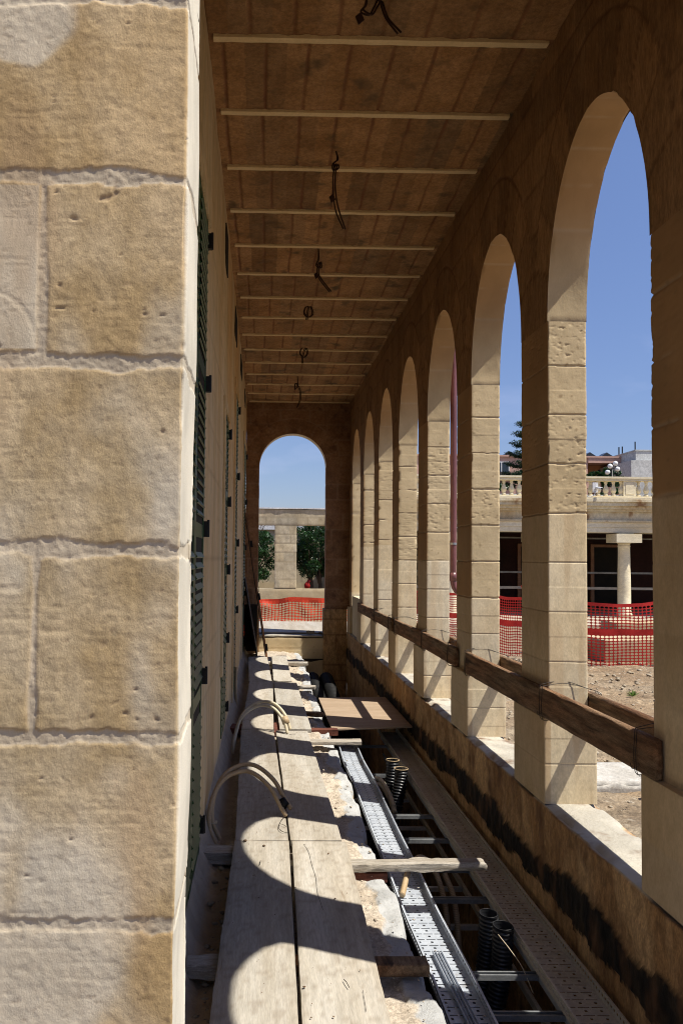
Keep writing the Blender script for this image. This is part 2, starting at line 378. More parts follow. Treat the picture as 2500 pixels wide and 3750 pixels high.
z = z*(1-fillet**1.0*0)+fillet**1.6*.15
z = np.where(dirt > .1, z+dirt*((fbm(P, 9, 21)-.5)*.06-.02), z)
z = np.where(cem > .3, -.12+fillet**1.6*.165+(fbm(P, 20, 6)-.5)*.008, z)
edge = sst(.985, 1., U.ravel()); z = z-edge*.06
P[:, 2] = z
cemall = np.maximum(cem, sst(.2, .5, fillet)*.9)
FV, FF = P, grid_faces(nx, ny)
rim = P.reshape(nx, ny, 3)[-1]
parts = [(FV, FF, dict(blue=blue*.85, dirt=np.clip(dirt-cemall, 0, 1), cement=cemall))]
drop = np.stack([rim, np.c_[rim[:, 0]+.004, rim[:, 1], rim[:, 2]-.05], np.c_[rim[:, 0]-.01+.02*noise(rim, 14, 3), rim[:, 1], rim[:, 2]*0-.22]], 0)
n3 = drop.reshape(-1, 3); z0 = np.zeros(len(n3))
parts.append((n3, grid_faces(3, ny), dict(blue=z0, dirt=z0+.7, cement=z0)))
FV, FF, FA = merge(parts)
mk('gallery_floor', FV, FF, M_floor, attrs=FA, kind='structure', smooth=True)
def tr(P, c): return (fbm(P, 6, 2)-.5)*.06
V, F, _ = rock_box((.66, 1.17, -1.35), (1.47, YF, -.20), .09, lambda P, c: (fbm(P, 6, 2)-.5)*.05, skip=('+z', '+x'))
mk('trench', V, F[:, ::-1], M_soil, kind='structure', smooth=True)

# ------------------------------------------------------------------ arcade on the right
arc = empty('arcade_wall', (XR+T/2, 8, -1.3), 'long limestone arcade of tall narrow arches along the right side of the gallery', 'arcade')
ROUGHZ = [1.81, 1.81, 1.81, 1.275, 1.55, 1.55, 1.75, 1.75, 1.0]
def pier_d(k):
    rz = ROUGHZ[k]
    def f(P, c):
        q = course(P[:, 2]); n = np.round(q)
        wob = (noise(P, 22, 3+k)-.5)*(.004+.010*(P[:, 2] > ROUGHZ[k]))
        dz = np.abs((q-n)*COURSE+wob*.6)
        old = (P[:, 2] > rz)*1.
        hw = .0018+old*.0045*noise(P, 14, 7)**2
        g = 1-sst(hw*.5, hw*1.6, dz)
        ck = noise(np.c_[n*3.1, n*0+k*5.7, n*0], 1., 2)
        d = g*(.0045+.003*old)
        pit = sst(.62, .74, fbm(P, 60, 11+k, 3))*.0032+sst(.60, .8, fbm(P, (22, 22, 40), 19, 4))*.0022
        pit *= (.25+.75*(noise(np.c_[np.floor(q), q*0+k, q*0], 1, 5) > .55))
        d = d+old*(pit*.8+(fbm(P, 9, 5)-.5)*.005)+c*old*sst(.6, .85, noise(P, 13, 31+k))*.007+c*.0022+(ck-.5)*.003
        return d
    return f
def pier_a(P, k):
    rz = ROUGHZ[k]; q = course(P[:, 2]); n = np.round(q); wob = (noise(P, 22, 3+k)-.5)*(.004+.010*(P[:, 2] > ROUGHZ[k]))
    dz = np.abs((q-n)*COURSE+wob*.6); old = (P[:, 2] > rz)*1.
    hw = .0018+old*.0045*noise(P, 14, 7)**2
    g = 1-sst(hw*.5, hw*1.7, dz)
    fl = np.floor(q)
    blk = noise(np.c_[fl*7.7+.3, fl*0+k*3.3+.5, fl*0+.5], 1, 9)
    pit = sst(.68, .8, fbm(P, 34, 11+k, 3))*old
    st = sst(.62, .8, noise(P, (26, 26, 1.1), 41+k))*.45*(1-old)
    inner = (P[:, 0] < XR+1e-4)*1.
    return dict(mort=g*(.3+.4*old), rough=old*.75, blk=blk, pit=pit*.6, stain=st, shade_tone=inner*np.clip(.35+.5*old+(noise(P, (2, 2, 3), 63)-.5)*.4, 0, .95))  # corridor-side shade painted into the face colour, stronger on rough blocks
for k, y0 in enumerate(piers):
    y1 = y0+PW
    if k == 8: y1 = YF
    if k == 0: y0 = YN+.2+.002
    res = [.03, .02, .0065, .008, .012, .02, .022, .025, .03][k]
    zr = [.03, .01, .0042, .0048, .006, .007, .009, .01, .03][k]
    V, F, P0 = rock_box((XR, y0, ZPL), (XO, y1, ZS), (res, res, zr), pier_d(k), skip=('-z', '+z'))
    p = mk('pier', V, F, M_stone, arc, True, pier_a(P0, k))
    V, F, P0 = rock_box((XR-.035, y0-.035 if k else y0, ZSILL), (XO+.035, y1+(.035 if k < 8 else 0), ZPL), (res, res, zr), pier_d(k), skip=('-z',))
    A = pier_a(P0, k)
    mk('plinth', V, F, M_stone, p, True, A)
# spandrel: inner face, outer face and the soffits of the arches
ya, yb = YN+.2+.002, YF
def arch_z(y):
    """underside height of the arcade wall at y"""
    z = np.full_like(y, ZS)
    for k in range(-3, 7):
        c = W2-HALF+BAY*k
        t = (y-c)/HALF; ins = np.abs(t) < 1
        z = np.where(ins, ZS+RISE*np.sqrt(np.clip(1-t*t, 0, 1)), z)
    return z
yl = []
for k in range(-3, 7):
    c = W2-HALF+BAY*k
    yl += [c-HALF*math.cos(a) for a in np.linspace(0, math.pi, 61)] + list(np.linspace(c+HALF, c+HALF+PW, 22)[1:-1])
yl = np.array(sorted(v for v in yl if ya < v < yb)); yl = np.r_[ya, yl, yb]
vz = np.linspace(0, 1, 66)
Yg, Tg = np.meshgrid(yl, vz, indexing='ij'); zb = arch_z(Yg); Zg = zb+(ZC+.02-zb)*Tg
def span_attr(P):
    y, z = P[:, 1], P[:, 2]; ph = ((y-(W2-HALF)+BAY*50) % BAY); dy = ph-np.where(ph > BAY/2, BAY, 0)
    ang = np.arctan2((z-ZS)/RISE, dy/HALF); rr = np.hypot(dy/HALF, (z-ZS)/RISE)
    a = ang/(math.pi/11); wob = (noise(P, 9, 3)-.5)*.03
    dj = np.abs(a-np.round(a))*(math.pi/11)*rr*.65+wob*.2
    lim = 1.42
    ring = np.abs(rr-lim)*.6+wob*.3
    q = course(z); dc = np.abs(q-np.round(q))*COURSE+wob*.3
    m = np.where((rr < lim) & (z > ZS), np.minimum(dj, ring), np.where(z > ZS, np.minimum(dc, ring), dc))
    mort = 1-sst(.003, .010, m)
    b = np.where(rr < lim, np.floor(a)*3.1, np.floor(q)*5.3+np.floor(y*1.5))
    return mort, noise(np.c_[b, b*0, b*0+.5], 1, 4)
def chip(P): return .016*sst(.58, .82, noise(P, 13, 8))+.004*noise(P, 30, 9)
for nm, xx, sg in (('inner', XR, 1), ('outer', XO, -1)):
    P = np.stack([0*Yg+xx, Yg, Zg], -1).reshape(-1, 3); mort, blk = span_attr(P)
    P2 = P.copy(); inner = (Tg.ravel() > .001)
    bot = (Tg.ravel() < .001); P2[:, 2] += bot*chip(P)*(np.abs(P[:, 2]-ZS) > .02)
    P2[:, 0] += sg*(mort*.004+(fbm(P, 7, 8)-.5)*.008*inner)
    F = grid_faces(*Yg.shape)
    if sg < 0: F = F[:, ::-1]
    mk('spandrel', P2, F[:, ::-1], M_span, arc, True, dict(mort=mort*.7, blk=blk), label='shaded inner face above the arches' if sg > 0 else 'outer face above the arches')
for k in range(-3, 7):
    c = W2-HALF+BAY*k
    if c+HALF < ya or c > yb: continue
    th = np.linspace(0, math.pi, 150)
    if c-HALF < ya: th = th[c-HALF*np.cos(th) > ya]
    tx = np.linspace(0, 1, 16)
    A_, B_ = np.meshgrid(th, tx, indexing='ij')
    P = np.stack([XR+T*B_, c-HALF*np.cos(A_), ZS+RISE*np.sin(A_)], -1).reshape(-1, 3)
    al = A_.ravel()*11/math.pi; dj = np.abs(al-np.round(al))*.24+(noise(P, 30, 3)-.5)*.006
    mort = 1-sst(.003, .008, dj); blk = noise(np.c_[np.floor(al)*3.3+k*11, al*0, al*0+.5], 1, 6)
    nrm = np.stack([0*A_, -np.cos(A_)/HALF, np.sin(A_)/RISE], -1).reshape(-1, 3); nrm /= np.linalg.norm(nrm, axis=1)[:, None]
    onedge = (np.minimum(B_, 1-B_) < .01).ravel()
    d = mort*.004+(fbm(P, 14, 3)-.5)*.006
    P[:, 2] += onedge*chip(P); d = d*(1-onedge)
    mk('soffit', P+nrm*d[:, None], grid_faces(*A_.shape)[:, ::-1], M_stone, arc, True, dict(mort=mort*.35, blk=blk*.6, rough=0*mort+.8, pit=0*mort, stain=0*mort, shade_tone=.9*sst(.15, .75, np.sin(A_.ravel()))))  # soffit shade painted into the colour, deepening towards the crown
# foundation wall with sills and the ragged bitumen band
def band(P0):
    y, z = P0[:, 1], P0[:, 2]
    br = (noise(P0, (0, 1.7, 0), 2)-.5)*.05+(noise(P0, (0, 6, 0), 3)-.5)*.06
    brush = (noise(P0, (0, 18, 3), 5)-.5)*.045+(noise(P0, (0, 70, 12), 6)-.5)*.03
    return sst(-.012, .006, z-(-.15+br+brush))*sst(-.012, .006, (.012+(noise(P0, (0, 3, 0), 22)-.5)*.07+brush*.7)-z)*(P0[:, 0] < XR)
def found_d(P, c):
    top = sst(ZSILL-.03, ZSILL, P[:, 2])
    return (fbm(P, 5, 3)-.5)*.03*(1-top)+(fbm(P, (16, 16, 22), 13)-.5)*.02*(1-top*.8)+c*sst(.45, .8, noise(P, 8, 6))*.02+c*.006-band(P)*(.010+.008*noise(P, 40, 9))
V, F, P0 = rock_box((XR-.035, ya, -1.35), (XO+.035, YF, ZSILL), (.05, .016, .018), found_d, skip=('-z', '-y', '+y'))
y, z = P0[:, 1], P0[:, 2]
bit = band(P0)
bit = bit*(.93+.07*sst(.35, .6, fbm(P0, (18, 18, 9), 33)))
topf = sst(ZSILL-.004, ZSILL-.001, z)
q = course(z+.02); wob = (noise(P0, 9, 4)-.5)*.02
vj = np.abs(((y+np.floor(q)*.37) % .62)-.31)
mort = np.maximum(1-sst(.002, .009, np.abs(q-np.round(q))*COURSE+wob), 1-sst(.002, .008, vj+wob))*(1-topf)
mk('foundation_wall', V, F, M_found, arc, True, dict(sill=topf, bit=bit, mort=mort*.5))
# parapet filling the last bay
V, F, P0 = rock_box((XR+.01, piers[7]+PW+.036, ZSILL), (XO-.01, piers[8]-.036, .93), .02, pier_d(3), skip=('-z', '-y', '+y'))
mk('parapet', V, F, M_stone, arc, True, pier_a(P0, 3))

# ------------------------------------------------------------------ roof over the gallery
roof = empty('gallery_roof', (.6, 8, ZC), 'flat stone slab ceiling carried on thin cream beams over the gallery', 'ceiling')
ys = np.arange(YN+.2, YF+.02, .018); xs = np.arange(XL-.02, XR+.02, .0065)
X, Y = np.meshgrid(xs, ys, indexing='ij'); P = np.stack([X, Y, 0*X+ZC], -1).reshape(-1, 3)
BZ, B0 = .733, 4.32
row = np.floor((P[:, 1]-B0)/BZ); off = noise(np.c_[row*3.7+.5, row*0, row*0], 1, 3)
wob = (noise(P, 5, 2)-.5)*.007+(noise(P, 22, 12)-.5)*.006+(noise(np.c_[row, row*0, np.floor((P[:, 0]+off*.4)/.232+.5)], 1, 19)-.5)*0
u = (P[:, 0]+off*.4+wob+(P[:, 1]-B0-BZ*row)*(noise(np.c_[row*1.0, row*0, row*0], 1, 29)-.5)*.03)/.232; dj = np.abs(u-np.round(u))*.232
fy = ((P[:, 1]-B0) % BZ); fy = np.minimum(fy, BZ-fy)
mort = np.maximum(1-sst(.003+.004*noise(P, 5, 41), .014, dj), (1-sst(.026, .036, fy+(noise(P, 14, 6)-.5)*.01))*.8)
blk = noise(np.c_[np.floor(u+.5)*2.3+row*7.1, u*0, u*0+.5], 1, 7)
P2 = P.copy(); P2[:, 2] += mort*.008+(fbm(P, 10, 4)-.5)*.018+(fbm(P, 40, 4, 2)-.5)*.006
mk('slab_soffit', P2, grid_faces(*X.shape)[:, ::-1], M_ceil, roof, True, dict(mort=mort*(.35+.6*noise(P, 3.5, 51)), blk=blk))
k = -4
while B0+BZ*k < YF-.1:
    y = B0+BZ*k
    V, F, _ = rock_box((XL+.03+.02*random.random(), y-.022, ZC-.012), (XR-.02-.02*random.random(), y+.022, ZC+.02), (.05, .011, .016), lambda P, c: (noise(P, 20, 3)-.5)*.003)
    mk('beam', V, F, M_beam, roof)
    k += 1
MB().box((-.75, YN, ZC+.04), (XO+.12, YF+.25, ZC+.32)).build('roof_slab', M_span, roof)
MB().box((XO-.12, YN+.002, ZC+.322), (XO+.08, YF+.248, ZC+.85)).box((-.74, YN+.002, ZC+.322), (XO-.122, YN+.2, ZC+.85)).build('roof_parapet', M_span, roof)

# ------------------------------------------------------------------ inner building wall (left)
bw = empty('building_wall', (XL-.2, 8, -.2), 'long rendered inner wall with green shutters along the left of the gallery', 'wall')
DOORS = [(3.30, 4.42, 3.36, .02), (6.62, 7.28, 2.74, .13), (8.95, 9.80, 3.40, .03), (12.6, 14.15, 3.38, .05)]
ys = np.arange(YN+.2, YF+.01, .03); zs = np.arange(-.25, ZC+.03, .025)
Yw, Zw = np.meshgrid(ys, zs, indexing='ij'); P = np.stack([0*Yw+XL, Yw, Zw], -1).reshape(-1, 3)
q = course(P[:, 2]); wob = (noise(P, 6, 3)-.5)*.012
vj = np.abs(((P[:, 1]+np.floor(q)*.41) % .75)-.375)
mort = np.maximum(1-sst(.003, .014, np.abs(q-np.round(q))*COURSE+wob), 1-sst(.003, .014, vj+wob))*(P[:, 2] > .4)*.35
cem = 1-sst(.05, .09, P[:, 2]+(noise(P, 5, 2)-.5)*.03)
V = P.copy(); V[:, 0] -= mort*.006+(fbm(P, 3, 2)-.5)*.012+(fbm(P, 20, 2)-.5)*.003
mk('wall_face', V, grid_faces(*Yw.shape), M_wall, bw, True, dict(mort=mort, cement=cem))
MB().box((-.75, YN+.2, -.3), (XL-.025, YF+.25, ZC+.03)).build('wall_core', M_wall, bw)
def shutter(y0, y1, zt, zb):
    xf = XL+.009
    # leaf pair: stiles, rails and slats in one frame mesh, hinges as sub-parts
    sh = MB(); ym = (y0+y1)/2; sw = .05
    for a, b in ((y0, ym-.006), (ym+.006, y1)):
        sh.box((XL-.01, a, zb), (xf, a+sw, zt)); sh.box((XL-.01, b-sw, zb), (xf, b, zt))
        nr = 4; hz = [zb+(zt-zb)*i/nr for i in range(nr+1)]
        for i, h in enumerate(hz):
            lo = h if i == 0 else h-.035
            hi = h+.07 if i == 0 else (h if i == nr else h+.035)
            sh.box((XL-.008, a+sw+.001, lo), (xf-.002, b-sw-.001, hi))
    root = sh.build('shutter', M_green, bw)
    sl = MB()
    for a, b in ((y0, ym-.006), (ym+.006, y1)):
        z = zb+.10
        while z < zt-.06:
            if all(abs(z-h) > .065 for h in hz[1:-1]):
                sl.obox((xf-.007, (a+b)/2, z), (.012, 0, -.020), (0, (b-a)/2-sw, 0), (.0035, 0, .003))
            z += .052
    sl.build('slats', M_green, root)
    MB().box((XL-.012, y0+.01, zb+.01), (XL+.003, y1-.01, zt-.01)).build('backing', M_dark, root)
    for h in np.linspace(zb+.14, zt-.1, 5):
        hb = MB().box((XL-.002, y1+.002, h-.035), (XL+.012, y1+.05, h+.035))
        hb.box((XL+.008, y1-.012, h-.045), (XL+.032, y1+.02, h+.038)); hb.tube([(XL+.032, y1+.004, h-.046), (XL+.032, y1+.004, h+.046)], .007, 8)
        hb.build('hinge', M_iron, root)
for i, (a, b, zt, zb) in enumerate(DOORS):
    shutter(a, b, zt, zb)
    s = MB()
    yn = a-.13
    s.box((XL-.005, yn, zb if i != 1 else zb+.5), (XL+.018, yn+.115, zt+.09)); s.box((XL-.005, yn+.1155, zt+.012), (XL+.018, b+.1, zt+.09))
    s.build('surround', M_wall, bw)
for a, b, z0, z1 in ((6.45, 6.8, 3.87, 4.19), (8.6, 9.2, 3.9, 4.19), (10.7, 11.35, 3.98, 4.2), (12.9, 13.5, 4.0, 4.2)):
    MB().box((XL-.01, a, z0), (XL+.008, b, z1)).build('vent', M_dark, bw)

# ------------------------------------------------------------------ end wall with its arch
EL, ER, EZS, ER_ = -.0935, 1.0932, 3.182, .593
def end_wall(Y0, th, name, label, matl, near=False):
    root = empty(name, (.6, Y0, -.2), label, 'wall')
    cx = (EL+ER)/2
    ang = np.linspace(0, math.pi, 49)
    xl = np.r_[np.linspace(XL-(.9 if near else .001), EL, 30 if near else 14)[:-1], cx-ER_*np.cos(ang), np.linspace(ER, XR+(.2 if near else T), 20)[1:]]
    zb_ = np.full_like(xl, EZS); ins = (xl > EL+1e-6) & (xl < ER-1e-6)
    zb_[ins] = EZS+ER_*np.sqrt(np.clip(1-((xl[ins]-cx)/ER_)**2, 0, 1))
    zt = ZC+.03 if not near else ZC+.035
    Xg, Tg = np.meshgrid(xl, np.linspace(0, 1, 44), indexing='ij'); Zb = np.repeat(zb_[:, None], 44, 1)
    Zg = Zb+(zt-Zb)*Tg
    def attr(P):
        q = course(P[:, 2]); wob = (noise(P, 8, 3)-.5)*.02
        vj = np.abs(((P[:, 0]+np.floor(q)*.31+5) % .52)-.26)
        ang = np.arctan2(P[:, 2]-EZS, P[:, 0]-cx); rr = np.hypot(P[:, 2]-EZS, P[:, 0]-cx)
        a = ang/(math.pi/9); dj = np.abs(a-np.round(a))*(math.pi/9)*rr
        dc = np.minimum(np.abs(q-np.round(q))*COURSE, vj); vo = (rr < .86) & (P[:, 2] > EZS)
        m_ = np.where(vo, np.minimum(dj, np.abs(rr-.86)), np.where(P[:, 2] > EZS, np.minimum(dc, np.abs(rr-.86)), dc))+wob*.5
        b = np.where(vo, np.floor(a)*2.3, np.floor(q)*5.1+np.floor((P[:, 0]+np.floor(q)*.31+5)/.52)*3.3)
        return dict(mort=(1-sst(.004, .014, m_))*.8, blk=noise(np.c_[b, b*0, b*0+.5], 1, 8))
    for yy, flip in ((Y0, False), (Y0+th, True)):
        P = np.stack([Xg, 0*Xg+yy, Zg], -1).reshape(-1, 3); A = attr(P)
        V = P.copy(); V[:, 1] += (1 if not flip else -1)*(A['mort']*.006+(fbm(P, 6, 5)-.5)*.012*(Tg.ravel() > .001))
        F = grid_faces(*Xg.shape); F = F if flip else F[:, ::-1]
        mk('arch_face', V, F[:, ::-1], matl, root, True, A)
    A_, B_ = np.meshgrid(ang, np.linspace(0, 1, 6), indexing='ij')
    P = np.stack([cx-ER_*np.cos(A_), Y0+th*B_, EZS+ER_*np.sin(A_)], -1).reshape(-1, 3)
    mk('soffit', P, grid_faces(*A_.shape), M_stone, root, True)
    return root, attr
root, attr = end_wall(YF, .25, 'end_wall', 'arched stone wall closing the far end of the gallery', M_end)
def end_d(P, c): 
    q = course(P[:, 2]); return (fbm(P, 6, 5)-.5)*.012+c*.004+(1-sst(.003, .010, np.abs(q-np.round(q))*COURSE+(noise(P, 10, 3)-.5)*.01))*.006
for a, b in ((XL, EL), (ER, XR+T)):
    V, F, P0 = rock_box((a, YF, ZPL-.06), (b, YF+.25, EZS), .025, end_d, skip=('-z', '+z'))
    mk('pier', V, F, M_end, root, True, attr(P0))
    V, F, P0 = rock_box((a, YF-.03, -1.3), (b+.028 if a < 0 else b, YF+.28, ZPL-.06), .025, end_d, skip=('-z',)) if a < 0 else rock_box((a-.03, YF-.03, -1.3), (XR-.036, YF+.28, ZPL-.06), .025, end_d, skip=('-z',))
    mk('plinth', V, F, M_found if a > 0 else M_span, root, True, dict(mort=attr(P0)['mort'], blk=attr(P0)['blk']))
V, F, P0 = rock_box((EL+.029, YF-.005, -1.3), (ER-.031, YF+.24, .165), .02, end_d, skip=('-z', '-x', '+x'))
A = attr(P0); A['stain'] = A['mort']*0; A['rough'] = A['mort']*0+.8; A['pit'] = sst(.7, .8, fbm(P0, 20, 4))*.5; A['mort'] *= .4
mk('sill_wall', V, F, M_stone, root, True, A)

# ------------------------------------------------------------------ near wall: the worn pier on the left of the picture
root, attr = end_wall(YN, .197, 'entrance_wall', 'sunlit worn limestone pier and arch framing the left edge of the gallery', M_stone, True)
JH = [.797, .537, .274, .008, -.25, -.504, -.77, -1.03, 1.06, 1.325]
JZ = np.array(sorted(h+EYE for h in JH))
def near_fields(P, fine=True):
    """mortar mask, recess depth and attributes of the big foreground blocks"""
    x, y, z = P[:, 0], P[:, 1], P[:, 2]
    s = x-(y-YN)                                # unfolds the side face after the front one
    Q = np.c_[s, 0*s, z]
    w1 = (noise(Q, 9, 3)-.5)*.008+(noise(Q, 28, 4)-.5)*.007+(noise(Q, 80, 5)-.5)*.005+(noise(Q, 210, 6)-.5)*.003
    w2 = (noise(Q, 9, 13)-.5)*.008+(noise(Q, 28, 14)-.5)*.007+(noise(Q, 80, 15)-.5)*.005+(noise(Q, 210, 16)-.5)*.003
    i = np.searchsorted(JZ, z); dz = np.full(len(z), 9.); up_ = np.zeros(len(z))
    hw = .0065+.004*noise(Q, (3, 0, 3), 8)+.006*sst(.6, .9, noise(Q, (14, 0, 2), 18))
    for j in JZ:
        d = z-j; dd = np.where(d > 0, d-hw-w1, -d-hw-w2); dz = np.minimum(dz, dd)
    lowz = JZ[np.clip(i-1, 0, len(JZ)-1)]
    has = np.isin(np.clip(i-1, 0, 99), [k for k in range(len(JZ)) if k % 2 == 1]) & (z > EYE-.504)
    # vertical joints
    vx = np.where(has, -.3165, -.60)
    wv = (noise(Q, 20, 23)-.5)*.008
    dv = np.minimum(np.abs(x-vx)-.0055-wv, np.where(y > YN+.19, 9, 9))
    dv = np.minimum(dv, np.abs(x-np.where(has, -.86, -1.1))-.0055-wv)
    m_ = np.minimum(dz, dv)
    front = (y < YN+.004)
    mort = 1-sst(-.0012, .0012, m_)
    mort = np.where(front, mort, mort*.6*(np.abs(dz) < 9)*(dz < .0))
    blkid = i*2.7+(x < vx)*5.1
    blk = noise(np.c_[blkid, blkid*0+.5, blkid*0+.5], 1, 12)
    return Q, m_, mort, blk, front
def near_d(P, c):
    Q, m_, mort, blk, front = near_fields(P)
    d = mort*(.0017+(fbm(Q, 170, 3, 3)-.5)*.0026+(fbm(Q, 40, 6, 2)-.5)*.0010)
    sw = ((P[:, 0] < -.323) & (P[:, 2] > EYE+.29) & (P[:, 2] < EYE+.525))*1.
    ra = np.hypot(P[:, 0]+.42, P[:, 2]-EYE-.47); rb = np.hypot(P[:, 0]+.40, P[:, 2]-EYE-.30); rc = np.where(rb < .075, rb, ra)
    d = d+sw*(np.sin(rc*560+fbm(Q, 14, 7)*14)*.00018*(.3+noise(Q, 9, 9))+(np.abs(rb-.075) < .003)*.0006)                       # gritty mortar, set back
    d = d+(1-mort)*((1-sst(0, .003, m_))*.0003)                        # softly rounded arris
    pits = sst(.72, .80, fbm(Q, (95, 1, 130), 51, 3))*.0005+sst(.83, .87, fbm(Q, (34, 1, 60), 55, 3))*.0018
    scr = sst(.74, .78, fbm(Q, (14, 1, 190), 61, 2))*.00035
    d = d+(1-mort)*(pits+scr+(fbm(Q, 6, 71)-.5)*.0022+(fbm(Q, (120, 1, 120), 75, 3)-.5)*.0012*(1-sw)+(fbm(Q, (24, 1, 24), 77, 2)-.5)*.0012)
    chipc = sst(.55, .72, noise(Q, (0, 0, 9), 81))*noise(Q, (0, 0, 30), 82)
    d = d+c*(.0012+.006*chipc*(np.abs(P[:, 0]-EL) < .1))
    d = np.where(front | (c > 0), d, mort*.003+(fbm(Q, 6, 5)-.5)*.004+(noise(Q, (0, 0, 3.2), 91)-.5)*.012)
    return d
def near_attrs(P):
    Q, m_, mort, blk, front = near_fields(P)
    pit = sst(.72, .80, fbm(Q, (95, 1, 130), 51, 3))*.25+sst(.83, .87, fbm(Q, (34, 1, 60), 55, 3))*.5
    pale = sst(.58, .72, fbm(Q, (3.5, 1, 2.2), 95))*.6
    # a pale plaster smear on the top block and a combed plaster patch on the small stone
    sm = sst(.014, 0, np.hypot((P[:, 0]+.36)/1.0, (P[:, 2]-2.33)/.9)-.075+(noise(Q, 30, 3)-.5)*.02)
    small = (P[:, 0] < -.322) & (P[:, 2] > EYE+.29) & (P[:, 2] < EYE+.525)
    pale = np.maximum(pale, np.maximum(sm*.5, small*.45))
    pale = np.where(front, pale, 1.)
    st = sst(.6, .8, fbm(Q, (12, 1, 2.5), 97))*.45+(m_ < .004)*(m_ > -.001)*.1
    st = np.maximum(st, sst(.001, -.003, m_)*0)
    return dict(mort=mort, blk=blk, pit=np.where(front, pit, 0), pale=pale*(1-mort*.7), stain=np.where(front, st, 0))
XPR = -.116
parts = []
# upper / lower coarse pieces and the finely modelled middle
for z0, z1, rs in ((-.3, .80, .02), (.80, 2.45, .0026), (2.45, EZS, .03)):
    sk = ['-z', '+z', '-x'] if z0 > .7 and z0 < 1 else ['-z', '+z']
    if rs < .01:
        V, F, P0 = rock_box((-.47, YN, z0), (XPR, YN+.197, z1), (rs, .004, rs), near_d, skip=('-z', '+z', '-x'))
        parts.append((V, F, near_attrs(P0)))
        V, F, P0 = rock_box((XL-.9, YN, z0), (-.47, YN+.197, z1), .02, near_d, skip=('-z', '+z', '+x'))
        parts.append((V, F, near_attrs(P0)))
    else:
        V, F, P0 = rock_box((XL-.9, YN, z0), (XPR, YN+.197, z1), rs, near_d, skip=('-z', '+z'))
        parts.append((V, F, near_attrs(P0)))
V, F, A = merge(parts)
mk('pier', V, F, M_near, root, True, A)
V, F, P0 = rock_box((ER, YN, -.3), (XR+.2, YN+.197, EZS), .03, end_d, skip=('-z', '+z'))
mk('pier', V, F, M_stone, root, True, attr(P0))

# ------------------------------------------------------------------ planks
def board(name, c0, c1, wdt, th, z, matl, label, cat, group=None, seed=0, res=(.012, .03), rag=.004, sagr=.0, parent=None, along=None):
    """a board from c0 to c1 (x, y centre line ends), top at z (number or pair)"""
    c0 = np.array(c0, float); c1 = np.array(c1, float); Ld = np.linalg.norm(c1-c0); d = (c1-c0)/Ld; nrm = np.array([d[1], -d[0]])
    za, zb2 = (z, z) if not hasattr(z, '__len__') else z
    def df(P, c): return (noise(P+seed, (3, 8, 3), 2)-.5)*rag*c+(noise(P+seed, (12, 30, 9), 4)-.5)*rag*.6*c+c*.0015
    V, F, P0 = rock_box((-wdt/2, 0, -th), (wdt/2, Ld, 0), (res[0], res[1], th/2), df)
    X = c0[0]+nrm[0]*V[:, 0]+d[0]*V[:, 1]; Y = c0[1]+nrm[1]*V[:, 0]+d[1]*V[:, 1]
    Z = V[:, 2]+za+(zb2-za)*V[:, 1]/Ld+sagr*((P0[:, 0]/(wdt/2))**2-1)+(noise(P0+seed, (0, .8, 0), 5)-.5)*.006
    st = (1-sst(.0, .02, Ld-P0[:, 1]-(noise(P0+seed, 20, 2))*.02))*.35+(1-sst(.004, .02, wdt/2-np.abs(P0[:, 0])))*.25*noise(P0+seed, (0, 5, 0), 3)
    sp = sst(.72, .76, noise(P0+seed, 38, 8))*.3
    return mk(name, np.c_[X, Y, Z], F, matl, parent, True, dict(stain=np.maximum(st, sp), blk=st*0+((seed*.37) % 1)), label=label, cat=cat, group=group)
G = 'pale planks laid end to end as a walkway'
def qboard(fl, fr, nl, nr, label, seed, z=0.):
    """far-left, far-right, near-left, near-right corners"""
    f = (np.array(fl)+fr)/2; n = (np.array(nl)+nr)/2
    wd = (np.linalg.norm(np.array(fr)-fl)+np.linalg.norm(np.array(nr)-nl))/2
    return board('walkway_plank', n, f, wd, .035, z, M_plank, label, 'plank', G, seed)
qboard((-.143, 4.665), (.158, 4.655), (-.185, 1.45), (.118, 1.45), 'nearest left-hand pale plank, by the dirt strip and the left wall', 1, 0.002)
near_right = qboard((.172, 4.655), (.475, 4.66), (.128, 1.5), (.427, 1.5), 'nearest right-hand pale plank, with a thin crack, next to the long rough batten', 2, -.001)
qboard((-.188, 7.64), (.112, 7.63), (-.138, 4.68), (.156, 4.675), 'second left-hand pale plank from the camera, under the nearer beige hose arch', 3, -.001)
qboard((.121, 7.585), (.42, 7.565), (.172, 4.668), (.447, 4.668), 'second right-hand pale plank, ending by the short white batten', 4, .003)
qboard((-.156, 10.62), (.134, 10.65), (-.19, 7.66), (.112, 7.65), 'third left-hand pale plank, under the farther cream hose arch', 5, .002)
qboard((.148, 10.55), (.424, 10.45), (.166, 7.64), (.452, 7.61), 'third right-hand pale plank, beside the brown plywood sheet', 6, .006)
qboard((-.216, 13.25), (.072, 13.2), (-.172, 10.64), (.126, 10.66), 'farthest left-hand pale plank, at the foot of the leaning door', 7, -.002)
qboard((.143, 13.3), (.384, 13.33), (.145, 10.58), (.370, 10.58), 'farthest right-hand pale plank, dark along its far end', 8, .012)
for pts in ([(.235, 4.60), (.255, 4.48), (.262, 4.30), (.272, 4.12), (.268, 3.95), (.280, 3.75)], [(.37, 2.92), (.375, 3.06)]):
    MB().tube(spline([(x, y, .0012) for x, y in pts], 24), .0008, 4).build('crack', M_tape, near_right)
